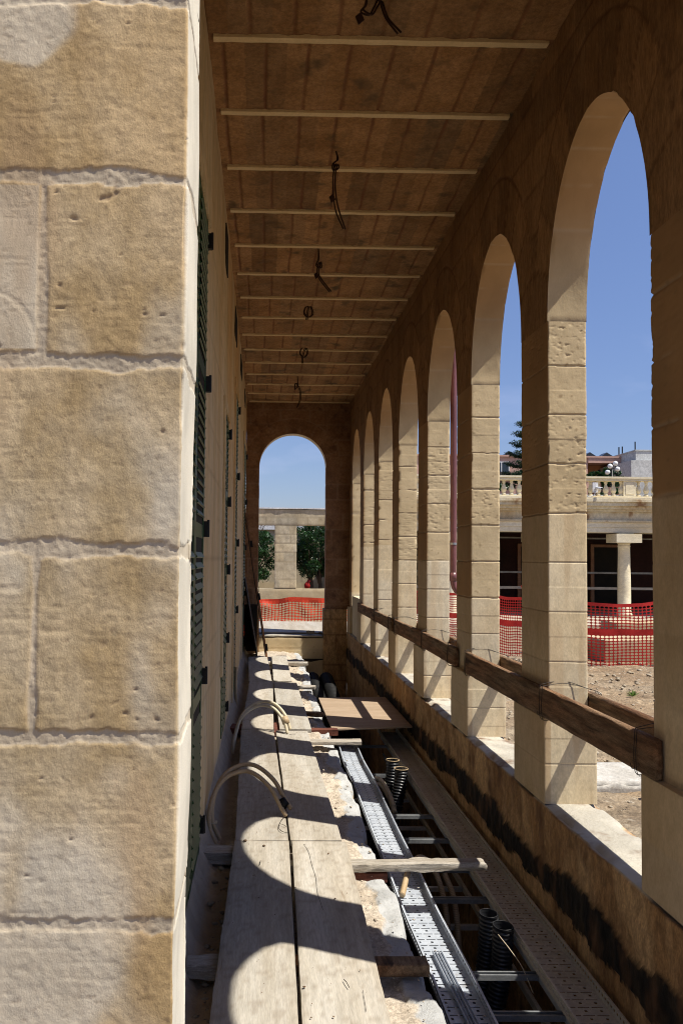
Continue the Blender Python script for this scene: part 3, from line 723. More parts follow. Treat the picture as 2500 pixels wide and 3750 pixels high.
# battens
GB = 'timber battens under the walkway'
def batten(a, b, wdt, th, z, label, matl=M_batten, seed=0, name='timber_batten', rag=.012):
    return board(name, a, b, wdt, th, z, matl, label, 'batten', GB, seed, (.01, .02), rag)
def rbat(a, b, wdt, th, z, label, seed, matl=M_batten, rag=.012): return batten(a, b, wdt, th, z, label, matl, seed, rag=rag)
rbat((.10, 4.42), (1.18, 4.405), .088, .04, (-.037, -.012), 'long split batten sticking out over the cable trays in the sun', 11, rag=.02)
rbat((.20, 7.36), (.870, 7.335), .13, .03, (-.036, -.025), 'short smooth white batten over the far end of the perforated tray', 12, rag=.004)
rbat((.1, 3.365), (.670, 3.365), .085, .05, -.037, 'shaded brown batten end above the tray between two sun patches', 13, M_timber)
rbat((-.305, 4.62), (.1, 4.62), .13, .06, -.037, 'cracked batten end in the dirt by the left wall, second from the camera', 14, rag=.015)
rbat((-.29, 3.37), (.1, 3.37), .10, .055, -.037, 'batten end in the dirt by the left wall, nearest to the camera', 15, rag=.01)
rbat((-.29, 7.95), (.1, 7.9), .22, .06, -.03, 'reddish wood block end under the farther hose arch', 16, M_redwood)
rbat((.2, 4.45), (.665, 4.44), .12, .05, -.075, 'red-brown wood block in a gap beside the long split batten', 17, M_redwood)
rbat((.3, 10.5), (.665, 10.44), .12, .04, -.03, 'thin pale batten beyond the brown plywood sheet', 18)
rbat((.3, 8.75), (.64, 8.62), .08, .04, -.03, 'dark pointed batten end left of the brown plywood sheet', 19, M_timber)
rbat((.45, 7.98), (.72, 7.97), .10, .05, -.06, 'small red wood offcut at the near corner of the plywood sheet', 20, M_redwood)
rbat((.05, 12.9), (.70, 12.88), .14, .05, -.036, 'pale batten under the farthest planks', 21)
# bricks in the gap between planks
V, F, _ = rock_box((.115, 7.68, -.09), (.165, 8.1, -.03), .02, lambda P, c: (noise(P, 30, 1)-.5)*.006)
mk('red_wood_wedge', V, F, M_redwood, label='red wood wedge in the slot between the third pair of planks', cat='wedge')

# plywood cover
V, F, P0 = rock_box((0, 0, -.018), (.78, 1.78, 0), (.03, .03, .009), lambda P, c: c*(noise(P, 20, 2)*.003))
Xc = .668+V[:, 0]+(V[:, 1]/1.78)*(-.01)+.0; Yc = 7.99+V[:, 1]+V[:, 0]*.10*(1-V[:, 1]/1.78)
mk('plywood_sheet', np.c_[np.minimum(Xc, 1.452), Yc, -.062+V[:, 2]+V[:, 0]*.02], F, M_ply, True and None, False, None, label='brown plywood sheet covering the trench beyond the trays, crossed by sun patches', cat='plywood sheet')

# ------------------------------------------------------------------ cable trays
def tray(name, x0, x1, ya_, yb_, z, fl, matl, label, wave=0., slots=.061, ns=3, zslope=0., holes=True):
    """perforated channel: floor strips between slot rows, round holes cut as small gaps, perforated flanges"""
    t = MB(); n = int((yb_-ya_)/slots); th = .0015
    def jog(y): return wave*(noise(np.array([[0, y, 0]]), (0, 1.6, 0), 3)[0]-.5)*2+zslope*0
    wdt = x1-x0
    for i in range(n):
        y0 = ya_+i*slots; y1 = y0+slots; j0, j1 = jog(y0), jog(y1)
        def quad(xa, xb, a, b, zz=z):
            ja = j0+(j1-j0)*(a-y0)/slots; jb = j0+(j1-j0)*(b-y0)/slots
            t.add([(xa+ja, a, zz), (xb+ja, a, zz), (xb+jb, b, zz), (xa+jb, b, zz), (xa+ja, a, zz-th), (xb+ja, a, zz-th), (xb+jb, b, zz-th), (xa+jb, b, zz-th)],
                  [(0, 1, 2, 3), (7, 6, 5, 4), (0, 4, 5, 1), (1, 5, 6, 2), (2, 6, 7, 3), (3, 7, 4, 0)])
        s = .0075                                    # slot row
        gap = wdt*.045; sw_ = (wdt-.03-gap*(ns-1)*1.)/ns
        quad(x0, x0+.014, y0, y0+s); quad(x1-.014, x1, y0, y0+s)
        for q in range(ns-1):
            xa = x0+.015+(q+1)*sw_+q*gap; quad(xa, xa+gap, y0, y0+s)
        # plain strip, hole row, plain strip
        hy0, hy1 = y0+slots*.5, y0+slots*.5+.015
        quad(x0, x1, y0+s, hy0); quad(x0, x1, hy1, y1)
        hx = [x0+wdt*(.17+.66*(q/(ns-1) if ns > 1 else .5)) for q in range(ns)]; pr = x0
        for h in hx:
            quad(pr, h-.006, hy0, hy1); pr = h+.006
        quad(pr, x1, hy0, hy1)
    root = t.build(name, matl, label=label, cat='cable tray', group='cable trays in the trench')
    for side in (0, 1):
        f = MB(); xx = x0 if side == 0 else x1; sg = -1 if side == 0 else 1
        m_ = int((yb_-ya_)/.03)
        for i in range(m_):
            a = ya_+i*.03; b = a+.03
            ja = jog(a)+(side*wave*.5*(noise(np.array([[3, a, 0]]), (0, 2.5, 0), 9)[0]-.5)); jb = jog(b)+(side*wave*.5*(noise(np.array([[3, b, 0]]), (0, 2.5, 0), 9)[0]-.5))
            for za, zb_ in ((z-.0015, z+fl*.38), (z+fl*.62, z+fl)):
                f.add([(xx+ja, a, za), (xx+jb, b, za), (xx+jb, b, zb_), (xx+ja, a, zb_), (xx+ja+sg*.0018, a, za), (xx+jb+sg*.0018, b, za), (xx+jb+sg*.0018, b, zb_), (xx+ja+sg*.0018, a, zb_)],
                      [(0, 1, 2, 3), (7, 6, 5, 4), (3, 2, 6, 7), (0, 4, 5, 1)])
            mid = a+.013; f.add([(xx+ja, mid+.004, z+fl*.38), (xx+jb, b, z+fl*.38), (xx+jb, b, z+fl*.62), (xx+ja, mid+.004, z+fl*.62)], [(0, 1, 2, 3)])
            f.add([(xx+ja, a, z+fl*.38), (xx+ja, a+.004, z+fl*.38), (xx+ja, a+.004, z+fl*.62), (xx+ja, a, z+fl*.62)], [(0, 1, 2, 3)])
            # folded lip
            f.add([(xx+ja-sg*.007, a, z+fl+.0005), (xx+jb-sg*.007, b, z+fl+.0005), (xx+jb+sg*.003, b, z+fl+.0005), (xx+ja+sg*.003, a, z+fl+.0005),
                   (xx+ja-sg*.007, a, z+fl-.004), (xx+jb-sg*.007, b, z+fl-.004)], [(0, 1, 2, 3), (0, 4, 5, 1)])
        f.build('flange', matl, root)
    return root
tray('cable_tray', .745, .925, 2.4, 8.45, -.29, .045, M_steel, 'sunlit galvanised perforated tray with dented edges, left of the trench gap', wave=.007)
tray('cable_tray', 1.245, 1.44, 2.4, 9.0, -.29, .05, M_steeld, 'dusty perforated tray in shade against the foundation wall', wave=.002)
# short loose steel channels lying in the near end of the sunlit tray
for dx, lab in ((.0, 'left one of two thin steel channels lying in the sunlit tray'), (.028, 'right one of two thin steel channels lying in the sunlit tray')):
    c = MB(); a = Vector((.815+dx, 3.95, -.278)); b = Vector((.85+dx, 2.7, -.278)); d = (b-a)/2; c.obox((a+b)/2, (.007, 0, 0), d, (0, 0, .0015))
    c.obox((a+b)/2+Vector((-.007, 0, .006)), (.001, 0, 0), d, (0, 0, .007)); c.obox((a+b)/2+Vector((.007, 0, .006)), (.001, 0, 0), d, (0, 0, .007))
    c.build('steel_channel', M_steel, label=lab, cat='steel channel', group='loose steel channels')
lad = empty('cable_ladder', (1.1, 5, -.6), 'galvanised ladder frame with cross rungs bridging the dark trench between the trays', 'cable ladder')
def chan(y, z, x0=.93, x1=1.262, s=.02):
    r = MB(); r.box((x0, y-s, z-.022), (x1, y+s, z-.019)).box((x0, y-s, z-.019), (x1, y-s+.003, z)).box((x0, y+s-.003, z-.019), (x1, y+s, z))
    r.box((x0, y-s, z), (x1, y-s+.010, z+.002)).box((x0, y+s-.010, z), (x1, y+s, z+.002)); return r
for y, z in ((8.43, -.315), (7.30, -.315), (6.16, -.315), (5.64, -.315), (5.118, -.315), (4.67, -.315), (3.833, -.315), (3.50, -.315), (2.9, -.315)):
    chan(y, z).build('rung', M_rung, lad)
for x in (1.262, .905):
    MB().box((x, 2.4, -.345), (x+.003, 8.9, -.293) if x > 1 else (x+.003, 8.9, -.338)).build('side_rail', M_steel, lad)
lr = empty('lower_cable_ladder', (1.1, 5, -1.0), 'second ladder frame lower in the dark trench', 'cable ladder')
for x in (1.295,):
    MB().box((x-.002, 2.4, -.56), (x+.002, 8.9, -.50)).box((x-.018, 2.4, -.502), (x+.002, 8.9, -.499)).build('side_rail', M_steeld, lr)
for y in (3.7, 4.85, 5.4, 6.6, 7.35, 8.2): chan(y, -.54, .7, 1.29, .016).build('rung', M_steeld, lr)

# ------------------------------------------------------------------ corrugated ducts and hoses
def corr(name, pts, r, matl, label, cat, group, pitch=.012, depth=.12, n=None, seg=14, parent=None, open_end=False):
    Ld = sum((Vector(pts[i+1])-Vector(pts[i])).length for i in range(len(pts)-1))
    n = n or int(Ld/pitch*4); P = spline(pts, n)
    R = [r*(1-depth*.5+depth*.5*math.sin(2*math.pi*i/4.)) for i in range(n)]
    V, F = tube(P, R, seg, not open_end)
    if open_end:
        P2 = P[:max(6, n//3)]; V2, F2 = tube(P2, r*.86, seg, False); F2 = [tuple(i+len(V) for i in f[::-1]) for f in F2]
        k = len(V); F = F+F2+[(i, (i+1) % seg, k+(i+1) % seg, k+i) for i in range(seg)]; V = V+V2
    return mk(name, V, F, matl, parent, True, label=label, cat=cat, group=group)
GD = 'black corrugated ducts rising from the trench'
corr('corrugated_duct', [(1.182, 4.10, -.215), (1.175, 4.12, -.45), (1.12, 4.14, -.75), (1.0, 4.15, -1.05), (.9, 4.2, -1.3)], .052, M_black, 'front one of the near black duct pair, standing open against the shaded tray', 'duct', GD, .021, .16, open_end=True, seg=22)
corr('corrugated_duct', [(1.15, 4.24, -.215), (1.145, 4.26, -.45), (1.10, 4.27, -.75), (.95, 4.27, -1.05), (.85, 4.3, -1.3)], .050, M_black, 'rear one of the near black duct pair, half hidden behind its neighbour', 'duct', GD, .021, .16, open_end=True, seg=22)
corr('corrugated_duct', [(1.165, 7.0, -.19), (1.155, 6.98, -.3), (1.08, 6.9, -.6), (.96, 6.8, -1.0)], .058, M_black, 'front one of the middle duct pair with a pale rim, between the trays', 'duct', GD, .024, .16, open_end=True, seg=22)
corr('corrugated_duct', [(1.12, 7.17, -.16), (1.11, 7.15, -.3), (1.03, 7.1, -.6), (.92, 7.0, -1.0)], .056, M_black, 'rear one of the middle duct pair, left behind its neighbour', 'duct', GD, .024, .16, open_end=True, seg=22)
for x0, lab in ((.80, 'left one of two fat black pipe ends at the far end of the trench'), (1.02, 'right one of two fat black pipe ends at the far end of the trench')):
    corr('corrugated_duct', [(x0, 13.4, -.36), (x0+.02, 12.9, -.44), (x0+.08, 12.2, -.62), (x0+.2, 11.2, -.82)], .11, M_tape, lab, 'duct', GD, .05, .1, seg=20)
for yy, zz, rr_, lb in ((4.03, -.2325, .0505, 1), (7.0, -.187, .070, 1)):
    pass
mk('duct_rim_wire', *tube(spline([(1.13, 4.0, -.215), (1.17, 3.95, -.26), (1.20, 3.86, -.30), (1.215, 3.75, -.36)], 20), .0018, 6), M_cream, None, True, label='thin pale wire hanging over the front duct of the near pair', cat='wire')
for dy, z, r in ((7.0, -.186, .057), (7.17, -.156, .055)):
    par = [o for o in bpy.data.objects if o.name.startswith('corrugated_duct') and abs(o.location.y-dy) < .14 and abs(o.location.x-1.12) < .12 and o.location.y > 6.5]
    par = min(par, key=lambda o: abs(o.location.y-(6.9 if dy == 7.0 else 7.09)))
    c = [((1.165 if dy == 7.0 else 1.12)+r*math.cos(a), dy+r*math.sin(a), z) for a in np.linspace(0, 2*math.pi, 25)]
    mk('rim', *tube(c, .0035, 6, False), M_conduit, par, True)
GH = 'pairs of thin conduit hoses arching over the planks'
def hose_pair(pts, off, matl, lab, r=.0145, sleeve=None, sub=True):
    root = empty('conduit_hoses', pts[0], lab, 'conduit', GH)
    a = corr('hose', pts, r, matl, None, None, None, .007, .14, seg=12, parent=root)
    p2 = [(p[0]+off[0]*(.3+.7*i/(len(pts)-1)), p[1]+off[1], p[2]+off[2]) for i, p in enumerate(pts)]
    b = corr('hose', p2, r, matl, None, None, None, .007, .14, seg=12, parent=root)
    return root, pts, p2
rt_, a, b = hose_pair([(-.235, 4.93, -.09), (-.285, 4.97, .02), (-.275, 5.1, .14), (-.20, 5.22, .235), (-.06, 5.28, .26), (.07, 5.22, .19), (.155, 5.15, .07), (.185, 5.12, .035)], (-.03, -.05, -.030), M_conduit, 'nearer pair of beige ribbed hoses arching over the planks, bound with black tape')
e = Vector(a[-2]); e2 = Vector(b[-2]); d = (Vector(a[-1])-e).normalized()
MB().tube([(e+e2)/2+d*-.035, (e+e2)/2+d*.012], .031, 12).build('tape', M_tape, rt_, True)
MB().obox((-.272, 4.965, .0), (.018, 0, 0), (0, .022, 0), (0, 0, .003)).build('clip', M_cream, rt_)
rt_, a, b = hose_pair([(-.235, 7.2, -.09), (-.225, 7.3, .02), (-.17, 7.5, .16), (-.03, 7.62, .245), (.11, 7.6, .24), (.21, 7.52, .15), (.255, 7.46, .04)], (-.025, -.04, -.028), M_cream, 'farther pair of cream hoses arching over the planks, ending on the third right plank')
e = Vector(a[-2]); e2 = Vector(b[-2]); d = (Vector(a[-1])-e).normalized()
MB().tube([(e+e2)/2+d*.0, (e+e2)/2+d*.06], .033, 12).build('tape', M_conduit, rt_, True)
corr('conduit_hose', [(.775, 4.60, -.272), (.83, 4.78, -.24), (.875, 4.90, -.215), (.95, 4.97, -.20), (1.02, 4.93, -.26), (1.055, 4.8, -.42), (1.05, 4.7, -.65), (1.0, 4.6, -1.0)], .017, M_conduit, 'single beige hose crossing the sunlit tray behind the long split batten', 'conduit', None, .009, .14, seg=12)
corr('conduit_hose', [(1.09, 4.98, -.3), (1.12, 4.85, -.42), (1.11, 4.7, -.7), (1.05, 4.6, -1.1)], .018, M_conduit, 'short beige hose hanging down in the dark trench behind the long split batten', 'conduit', None, .009, .14, seg=12)
for k, lab in enumerate(('upper one of two cream pipe stubs poking out from the sunlit tray', 'lower one of two cream pipe stubs poking out from the sunlit tray')):
    P = spline([(.93, 7.0-.07*k, -.275-.03*k), (.985, 6.96-.07*k, -.27-.03*k), (1.02, 6.75-.07*k, -.31-.03*k), (1.035, 6.55-.05*k, -.37-.03*k)], 30)
    mk('cream_pipe', *tube(P, .020, 12), M_cream, None, True, label=lab, cat='pipe', group='cream pipe stubs')
mk('loop_wire', *tube(spline([(.165, 5.1, .02), (.12, 4.98, .006), (.105, 4.85, .006), (.13, 4.78, .006), (.165, 4.78, .006)], 30), .0018, 6), M_wire, None, True, label='thin black wire loop lying on the second left plank', cat='wire')
# small conduit standing in the left corner farther away
corr('conduit_hose', [(-.28, 9.3, -.1), (-.295, 9.35, .1), (-.295, 9.45, .32)], .018, M_conduit, 'beige conduit stub rising beside the wall at the third shutter', 'conduit', None, .009, .14, seg=10)

# debris on the planks and in the dirt strip
def rubble(lo, hi, n, smin, smax, seed, zf, flat=.55):
    rg = np.random.default_rng(seed); V = []; F = []; k = 0
    base = np.array([(1, 0, 0), (-1, 0, 0), (0, 1, 0), (0, -1, 0), (0, 0, 1), (0, 0, -1), (.7, .7, .4), (-.7, .6, .5), (.6, -.7, .45), (-.6, -.7, .5)])
    from mathutils import geometry
    fc = [(0, 6, 4), (6, 2, 4), (2, 7, 4), (7, 1, 4), (1, 9, 4), (9, 3, 4), (3, 8, 4), (8, 0, 4), (0, 2, 6), (2, 1, 7), (1, 3, 9), (3, 0, 8), (2, 0, 5), (1, 2, 5), (3, 1, 5), (0, 3, 5)]
    for _ in range(n):
        s = smin*(smax/smin)**(rg.random()**2.2); p = np.array([lo[0]+rg.random()*(hi[0]-lo[0]), lo[1]+rg.random()*(hi[1]-lo[1]), 0.])
        a = rg.random()*6.28; R_ = np.array([[math.cos(a), -math.sin(a), 0], [math.sin(a), math.cos(a), 0], [0, 0, 1]])
        v = base*(.7+.6*rg.random((10, 1)))*s*np.array([1, .6+.4*rg.random(), flat])
        v = v@R_.T+p; v[:, 2] += zf(p)+s*flat*.3
        V.append(v); F += [tuple(i+k for i in f) for f in fc]; k += 10
    return np.vstack(V), np.array(F)
V, F = rubble((-.235, 1.6), (-.165, 4.5), 130, .003, .022, 5, lambda p: -.13)
Vt, Ft = rubble((.76, 2.5), (.915, 8.3), 70, .002, .008, 15, lambda p: -.289)
mk('tray_grit', Vt, Ft, M_floor, kind='stuff')
mk('dirt_rubble', V, F, M_peb, kind='stuff')
V, F = rubble((.47, 1.7), (.64, 13), 260, .003, .014, 6, lambda p: -.09)
mk('ledge_crumbs', V, F, M_floor, kind='stuff')
V, F = rubble((1.85, 2.2), (9.3, 16.3), 5200, .006, .055, 8, lambda p: -.245)
mk('scattered_stones', V, F, M_peb, kind='stuff')
V, F = rubble((-.12, 2.4), (.42, 9.5), 190, .0012, .007, 12, lambda p: .002)
mk('grit', V, F, M_timber, kind='stuff')
for (x, y, s, z, lab) in ((-.083, 4.63, .013, .006, 'small grey pebble on the near left plank at the edge of the sun patch'), (.02, 4.56, .009, .003, 'tiny pebble in the sun patch on the near left plank'),
                       (-.205, 4.46, .022, -.085, 'grey lump of mortar in front of the cracked batten by the left wall'), (-.235, 4.1, .028, -.12, 'pale flat stone chip in the dirt strip'),
                       (-.20, 2.95, .02, -.115, 'pale stone chip in the dirt strip nearest the camera')):
    V, F = rubble((x, y), (x, y), 1, s, s, int(x*1000)+900, lambda p: z-s*.1, .6)
    mk('stone_chip', V, F, M_peb if s > .02 else M_timber, label=lab, cat='stone', group='stone chips')
for k, (x, y, a) in enumerate(((.13, 4.9, 2.2), (.0, 4.30, 1.5), (.27, 7.4, .4), (.32, 3.1, 1.8))):
    d = Vector((math.cos(a), math.sin(a), 0))*.03
    mk('twig', *tube([Vector((x, y, .006))-d, Vector((x, y+.004, .009)), Vector((x, y, .006))+d], .0015, 5), M_wire,
       label=('thin twig by the slot on the second left plank', 'short twig in the sun patch on the near left plank', 'small bent twig at the seam of the right planks', 'thin splinter on the near right plank')[k], cat='twig', group='twigs on the planks')

# ------------------------------------------------------------------ timber rails of the arcade and their wire ties
GR = 'rough timber rail boards tied to the arcade piers'
def rail(x0, x1, y0, y1, z0, z1, label, seed):
    def df(P, c): return c*(.002+noise(P+seed, (20, 9, 20), 2)*.006)+(noise(P+seed, (9, 1.5, 9), 3)-.5)*.004
    V, F, P0 = rock_box((x0, y0, z0), (x1, y1, z1), (.012, .02, .012), df)
    V[:, 2] += (noise(P0+seed, (0, .5, 0), 5)-.5)*.012
    mk('timber_rail', V, F, M_timber, None, True, label=label, cat='timber rail', group=GR)
rail(1.472, 1.512, 3.13, 6.08, .735, .895, 'nearest inside rail board, long and dark with a split end by the first pier', 1)
rail(1.474, 1.512, 6.42, 9.42, .735, .885, 'second inside rail board, ending just behind the nearest one', 2)
rail(1.474, 1.512, 9.62, 13.05, .735, .88, 'farthest inside rail board, along the last piers', 3)
rail(1.732, 1.772, 3.05, 7.3, .735, .86, 'nearest outside rail board, reddish brown, behind the first two piers', 4)
rail(1.732, 1.772, 7.45, 10.6, .735, .85, 'second outside rail board, beyond the middle piers', 5)
rail(1.732, 1.772, 10.75, 13.2, .735, .85, 'farthest outside rail board, beyond the last piers', 6)
GW = 'black wire ties round the rail boards'
def tie(y, lab, seed):
    rg = random.Random(seed); root = empty('wire_tie', (XR, y, .73), lab, 'wire tie', GW)
    for q in range(2):
        o = rg.uniform(-.012, .012)+q*.018
        pts = [(1.466, y+o, .90), (1.463, y+o+.006, .80), (1.466, y+o-.004, .728), (1.50, y+o, .724)]
        pts2 = [(1.466, y+o, .90), (1.49, y+o+.01, .903+.004*q), (1.6, y+.03*q+.02, .912+.008*q), (1.72, y+.02, .885), (1.776, y+o, .862), (1.778, y+o, .80), (1.775, y+o, .735)]
        MB().tube(spline(pts, 16), .0017, 5).build('strand', M_wire, root, True)
        MB().tube(spline(pts2, 30), .0017, 5).build('strand', M_wire, root, True)
    MB().tube(spline([(1.463, y, .76), (1.455, y+.03, .745), (1.46, y+.06, .76)], 8), .0015, 5).build('tail', M_wire, root, True)
tie(W2-.045, 'wire tie at the near edge of the second pier from the camera', 1)
tie(3.25, 'wire tie near the split end of the nearest rail board', 2)
tie(6.03, 'wire tie where the nearest rail board starts, at the third pier', 3)
tie(6.60, 'wire tie near the end of the second inside rail board', 4)
tie(7.68, 'wire tie at the fourth pier', 5)
tie(9.30, 'wire tie where the second inside rail board starts, at the fifth pier', 6)
tie(9.75, 'wire tie near the end of the farthest rail board', 7)
tie(11.0, 'wire tie at the sixth pier', 8)

# ------------------------------------------------------------------ cables hanging from the ceiling
GC = 'cable ends hanging from the ceiling'
cabs = [((.476, 3.97), [(0, 0), (-.01, -.05), (-.03, -.09), (.01, -.11), (.035, -.06), (.06, -.02), (.09, -.12), (.15, -.20)], 'nearest ceiling cable, knotted, at the top edge of the picture'),
        ((.458, 5.53), [(0, 0), (.010, -.06), (-.022, -.10), (-.018, -.145), (.006, -.12), (.0, -.09), (-.018, -.18), (-.016, -.30), (.005, -.42), (.055, -.54)], 'long looped ceiling cable with a brown tag, second from the camera'),
        ((.456, 7.30), [(0, 0), (.0, -.1), (-.02, -.16), (.015, -.19), (.01, -.13), (-.01, -.22), (.02, -.30), (.10, -.40)], 'ceiling cable with a brown tag, third from the camera'),
        ((.454, 9.01), [(0, 0), (-.03, -.02), (-.045, -.09), (0, -.13), (.045, -.09), (.03, -.02), (.0, -.01), (-.02, -.16)], 'coiled ceiling cable, fourth from the camera'),
        ((.491, 10.79), [(0, 0), (-.03, -.02), (-.05, -.09), (0, -.14), (.045, -.08), (.02, -.01), (-.02, -.14), (-.02, -.22)], 'coiled ceiling cable, fifth from the camera'),
        ((.480, 12.49), [(0, 0), (.005, -.15), (-.04, -.22), (-.03, -.12), (.03, -.22), (.04, -.35), (-.01, -.50)], 'frayed double ceiling cable, last before the end arch')]
for i, ((x, y), pts, lab) in enumerate(cabs):
    root = empty('ceiling_cable', (x, y, ZC), lab, 'cable', GC)
    P = [(x+a, y+.012*math.sin(k*1.7), ZC+.005+b) for k, (a, b) in enumerate(pts)]
    MB().tube(spline(P, 70), .0052 if i < 2 else .006, 6).build('strand', M_cable, root, True)
    P = [(x+a+.012*min(1, k/4)+.003, y+.02*math.cos(k*1.3), ZC+.005+b*(.97+.03*(k % 2))) for k, (a, b) in enumerate(pts)]
    MB().tube(spline(P, 70), .0052 if i < 2 else .006, 6).build('strand', M_cable, root, True)
    if i in (0, 1, 2):
        a, b = pts[-3] if i else pts[2]
        MB().obox((x+a-.006, y-.006, ZC+b-.03), (.014, 0, .012), (0, .004, 0), (-.008, 0, .02)).build('tag', M_cable, root)

# ------------------------------------------------------------------ drainpipe on the outside of the fourth pier
dp = empty('drainpipe', (1.775, 7.85, 1.1), 'maroon drainpipe with a bent foot outside the third arch', 'drainpipe')
pts = [(1.778, 7.79, z) for z in (4.6, 4.2, 3.5, 2.5, 1.62)] + [(1.778, 7.79, 1.40), (1.784, 7.79, 1.325), (1.81, 7.79, 1.27), (1.86, 7.79, 1.235), (1.93, 7.79, 1.215)]
MB().tube(spline(pts, 80), .030, 16).build('pipe', M_pipe, dp, True)
MB().tube([(1.778, 7.79, 1.36), (1.778, 7.79, 1.44)], .034, 16).build('socket', M_pipe, dp, True)
MB().tube([(1.778, 7.79, 1.70), (1.778, 7.79, 1.72)], .034, 16).box((1.72, 7.78, 1.703), (1.755, 7.80, 1.717)).build('clamp', M_clamp, dp)

# ------------------------------------------------------------------ leaning door leaf at the far left
ld = empty('leaning_door', (-.15, 13.5, -.1), 'dark door leaf leaning against the left wall by the end arch', 'door')
d0 = Vector((.075, 13.28, -.05)); d1 = Vector((-.298, 13.62, 2.30)); ax = (d1-d0)/2
nn = ax.normalized().cross(Vector((0, 1, 0))).normalized()
yy = Vector((-.02, .20, 0))/2
MB().obox((d0+d1)/2+yy+nn*0, ax, yy, nn*.010).build('leaf', M_doord, ld)
MB().obox((d0+d1)/2-Vector((0, .008, 0)), ax, Vector((0, .007, 0)), nn*.014).build('edge', M_door, ld)
for f in (.08, .42, .78):
    p = d0+(d1-d0)*f; MB().obox(p+Vector((0, -.02, 0))-nn*.016, ax.normalized()*.055, Vector((0, .004, 0)), nn*.02).build('hinge', M_iron, ld)
p = d0+(d1-d0)*.47
MB().tube([(p.x+.02+.012*math.cos(t), p.y-.03, p.z+.045*math.sin(t)) for t in np.linspace(-1.6, 1.6, 14)], .004, 6).build('handle', M_iron, ld)

bp = MB(); b0 = Vector((-.095, 13.75, -.06)); b1 = Vector((-.318, 13.75, 1.22)); bx_ = (b1-b0)/2; bn = bx_.normalized().cross(Vector((0, 1, 0))).normalized()
bp.obox((b0+b1)/2+Vector((0, .4, 0)), bx_, Vector((0, .4, 0)), bn*.012); bp.build('gap_shade_panel', M_doord, label='added black panel standing for the dark gap behind the leaning door leaf', cat='panel')  # panel added to paint the dark gap between leaf and wall
bp = MB().box((XL+.006, 14.55, -.06), (-.10, 14.60, .75)); bp.build('corner_shade_board', M_doord, label='added dark upright board standing for the black gap in the far left corner', cat='board')  # board added to darken the corner where only shade lies
# ------------------------------------------------------------------ end sill boards and stones
for y0, y1, z, lab, sd in ((14.70, 14.98, .205, 'near weathered board on the sill of the end arch', 31), (15.0, 17.6, .235, 'far wide pale board beyond the sill of the end arch', 32)):
    V, F, P0 = rock_box((-.06 if sd == 31 else -.3, y0, z-.03), (1.055 if sd == 31 else 1.9, y1, z), (.02, .03, .015), lambda P, c: c*noise(P+sd, 12, 2)*.008)
    mk('sill_board', V, F, M_plank, None, True, label=lab, cat='board', group='boards at the end arch')
MB().box((-.3, 15.3, -.25), (1.9, 15.5, .203)).build('timber_support', M_batten, label='near timber support under the wide board beyond the end arch', cat='timber support')
MB().box((-.3, 17.2, -.25), (1.9, 17.4, .203)).build('timber_support', M_batten, label='far timber support under the wide board beyond the end arch', cat='timber support')
for lo, hi, lab in (((.765, 14.80, .206), (.925, 14.90, .285), 'pale broken stone on the end sill, left of the small one'), ((.985, 14.83, .206), (1.05, 14.93, .26), 'small yellow stone on the end sill against the arch jamb')):
    V, F, P0 = rock_box(lo, hi, .012, lambda P, c: noise(P, 22, 3)*.02+c*.012)
    mk('loose_stone', V, F, M_garden, None, True, label=lab, cat='stone', group='stones on the end sill')
for (x, y, z, sc_, lab) in ((1.62, 14.2, .31, .03, 'dark offcut lying on the sill of the last bay'),):
    V, F, P0 = rock_box((1.55, 12.0, ZSILL), (1.66, 12.12, ZSILL+.03), .012, lambda P, c: noise(P, 22, 3)*.008+c*.004)
    mk('offcut', V, F, M_timber, None, True, label='small brown offcut lying on the sunlit sill of a far bay', cat='offcut')

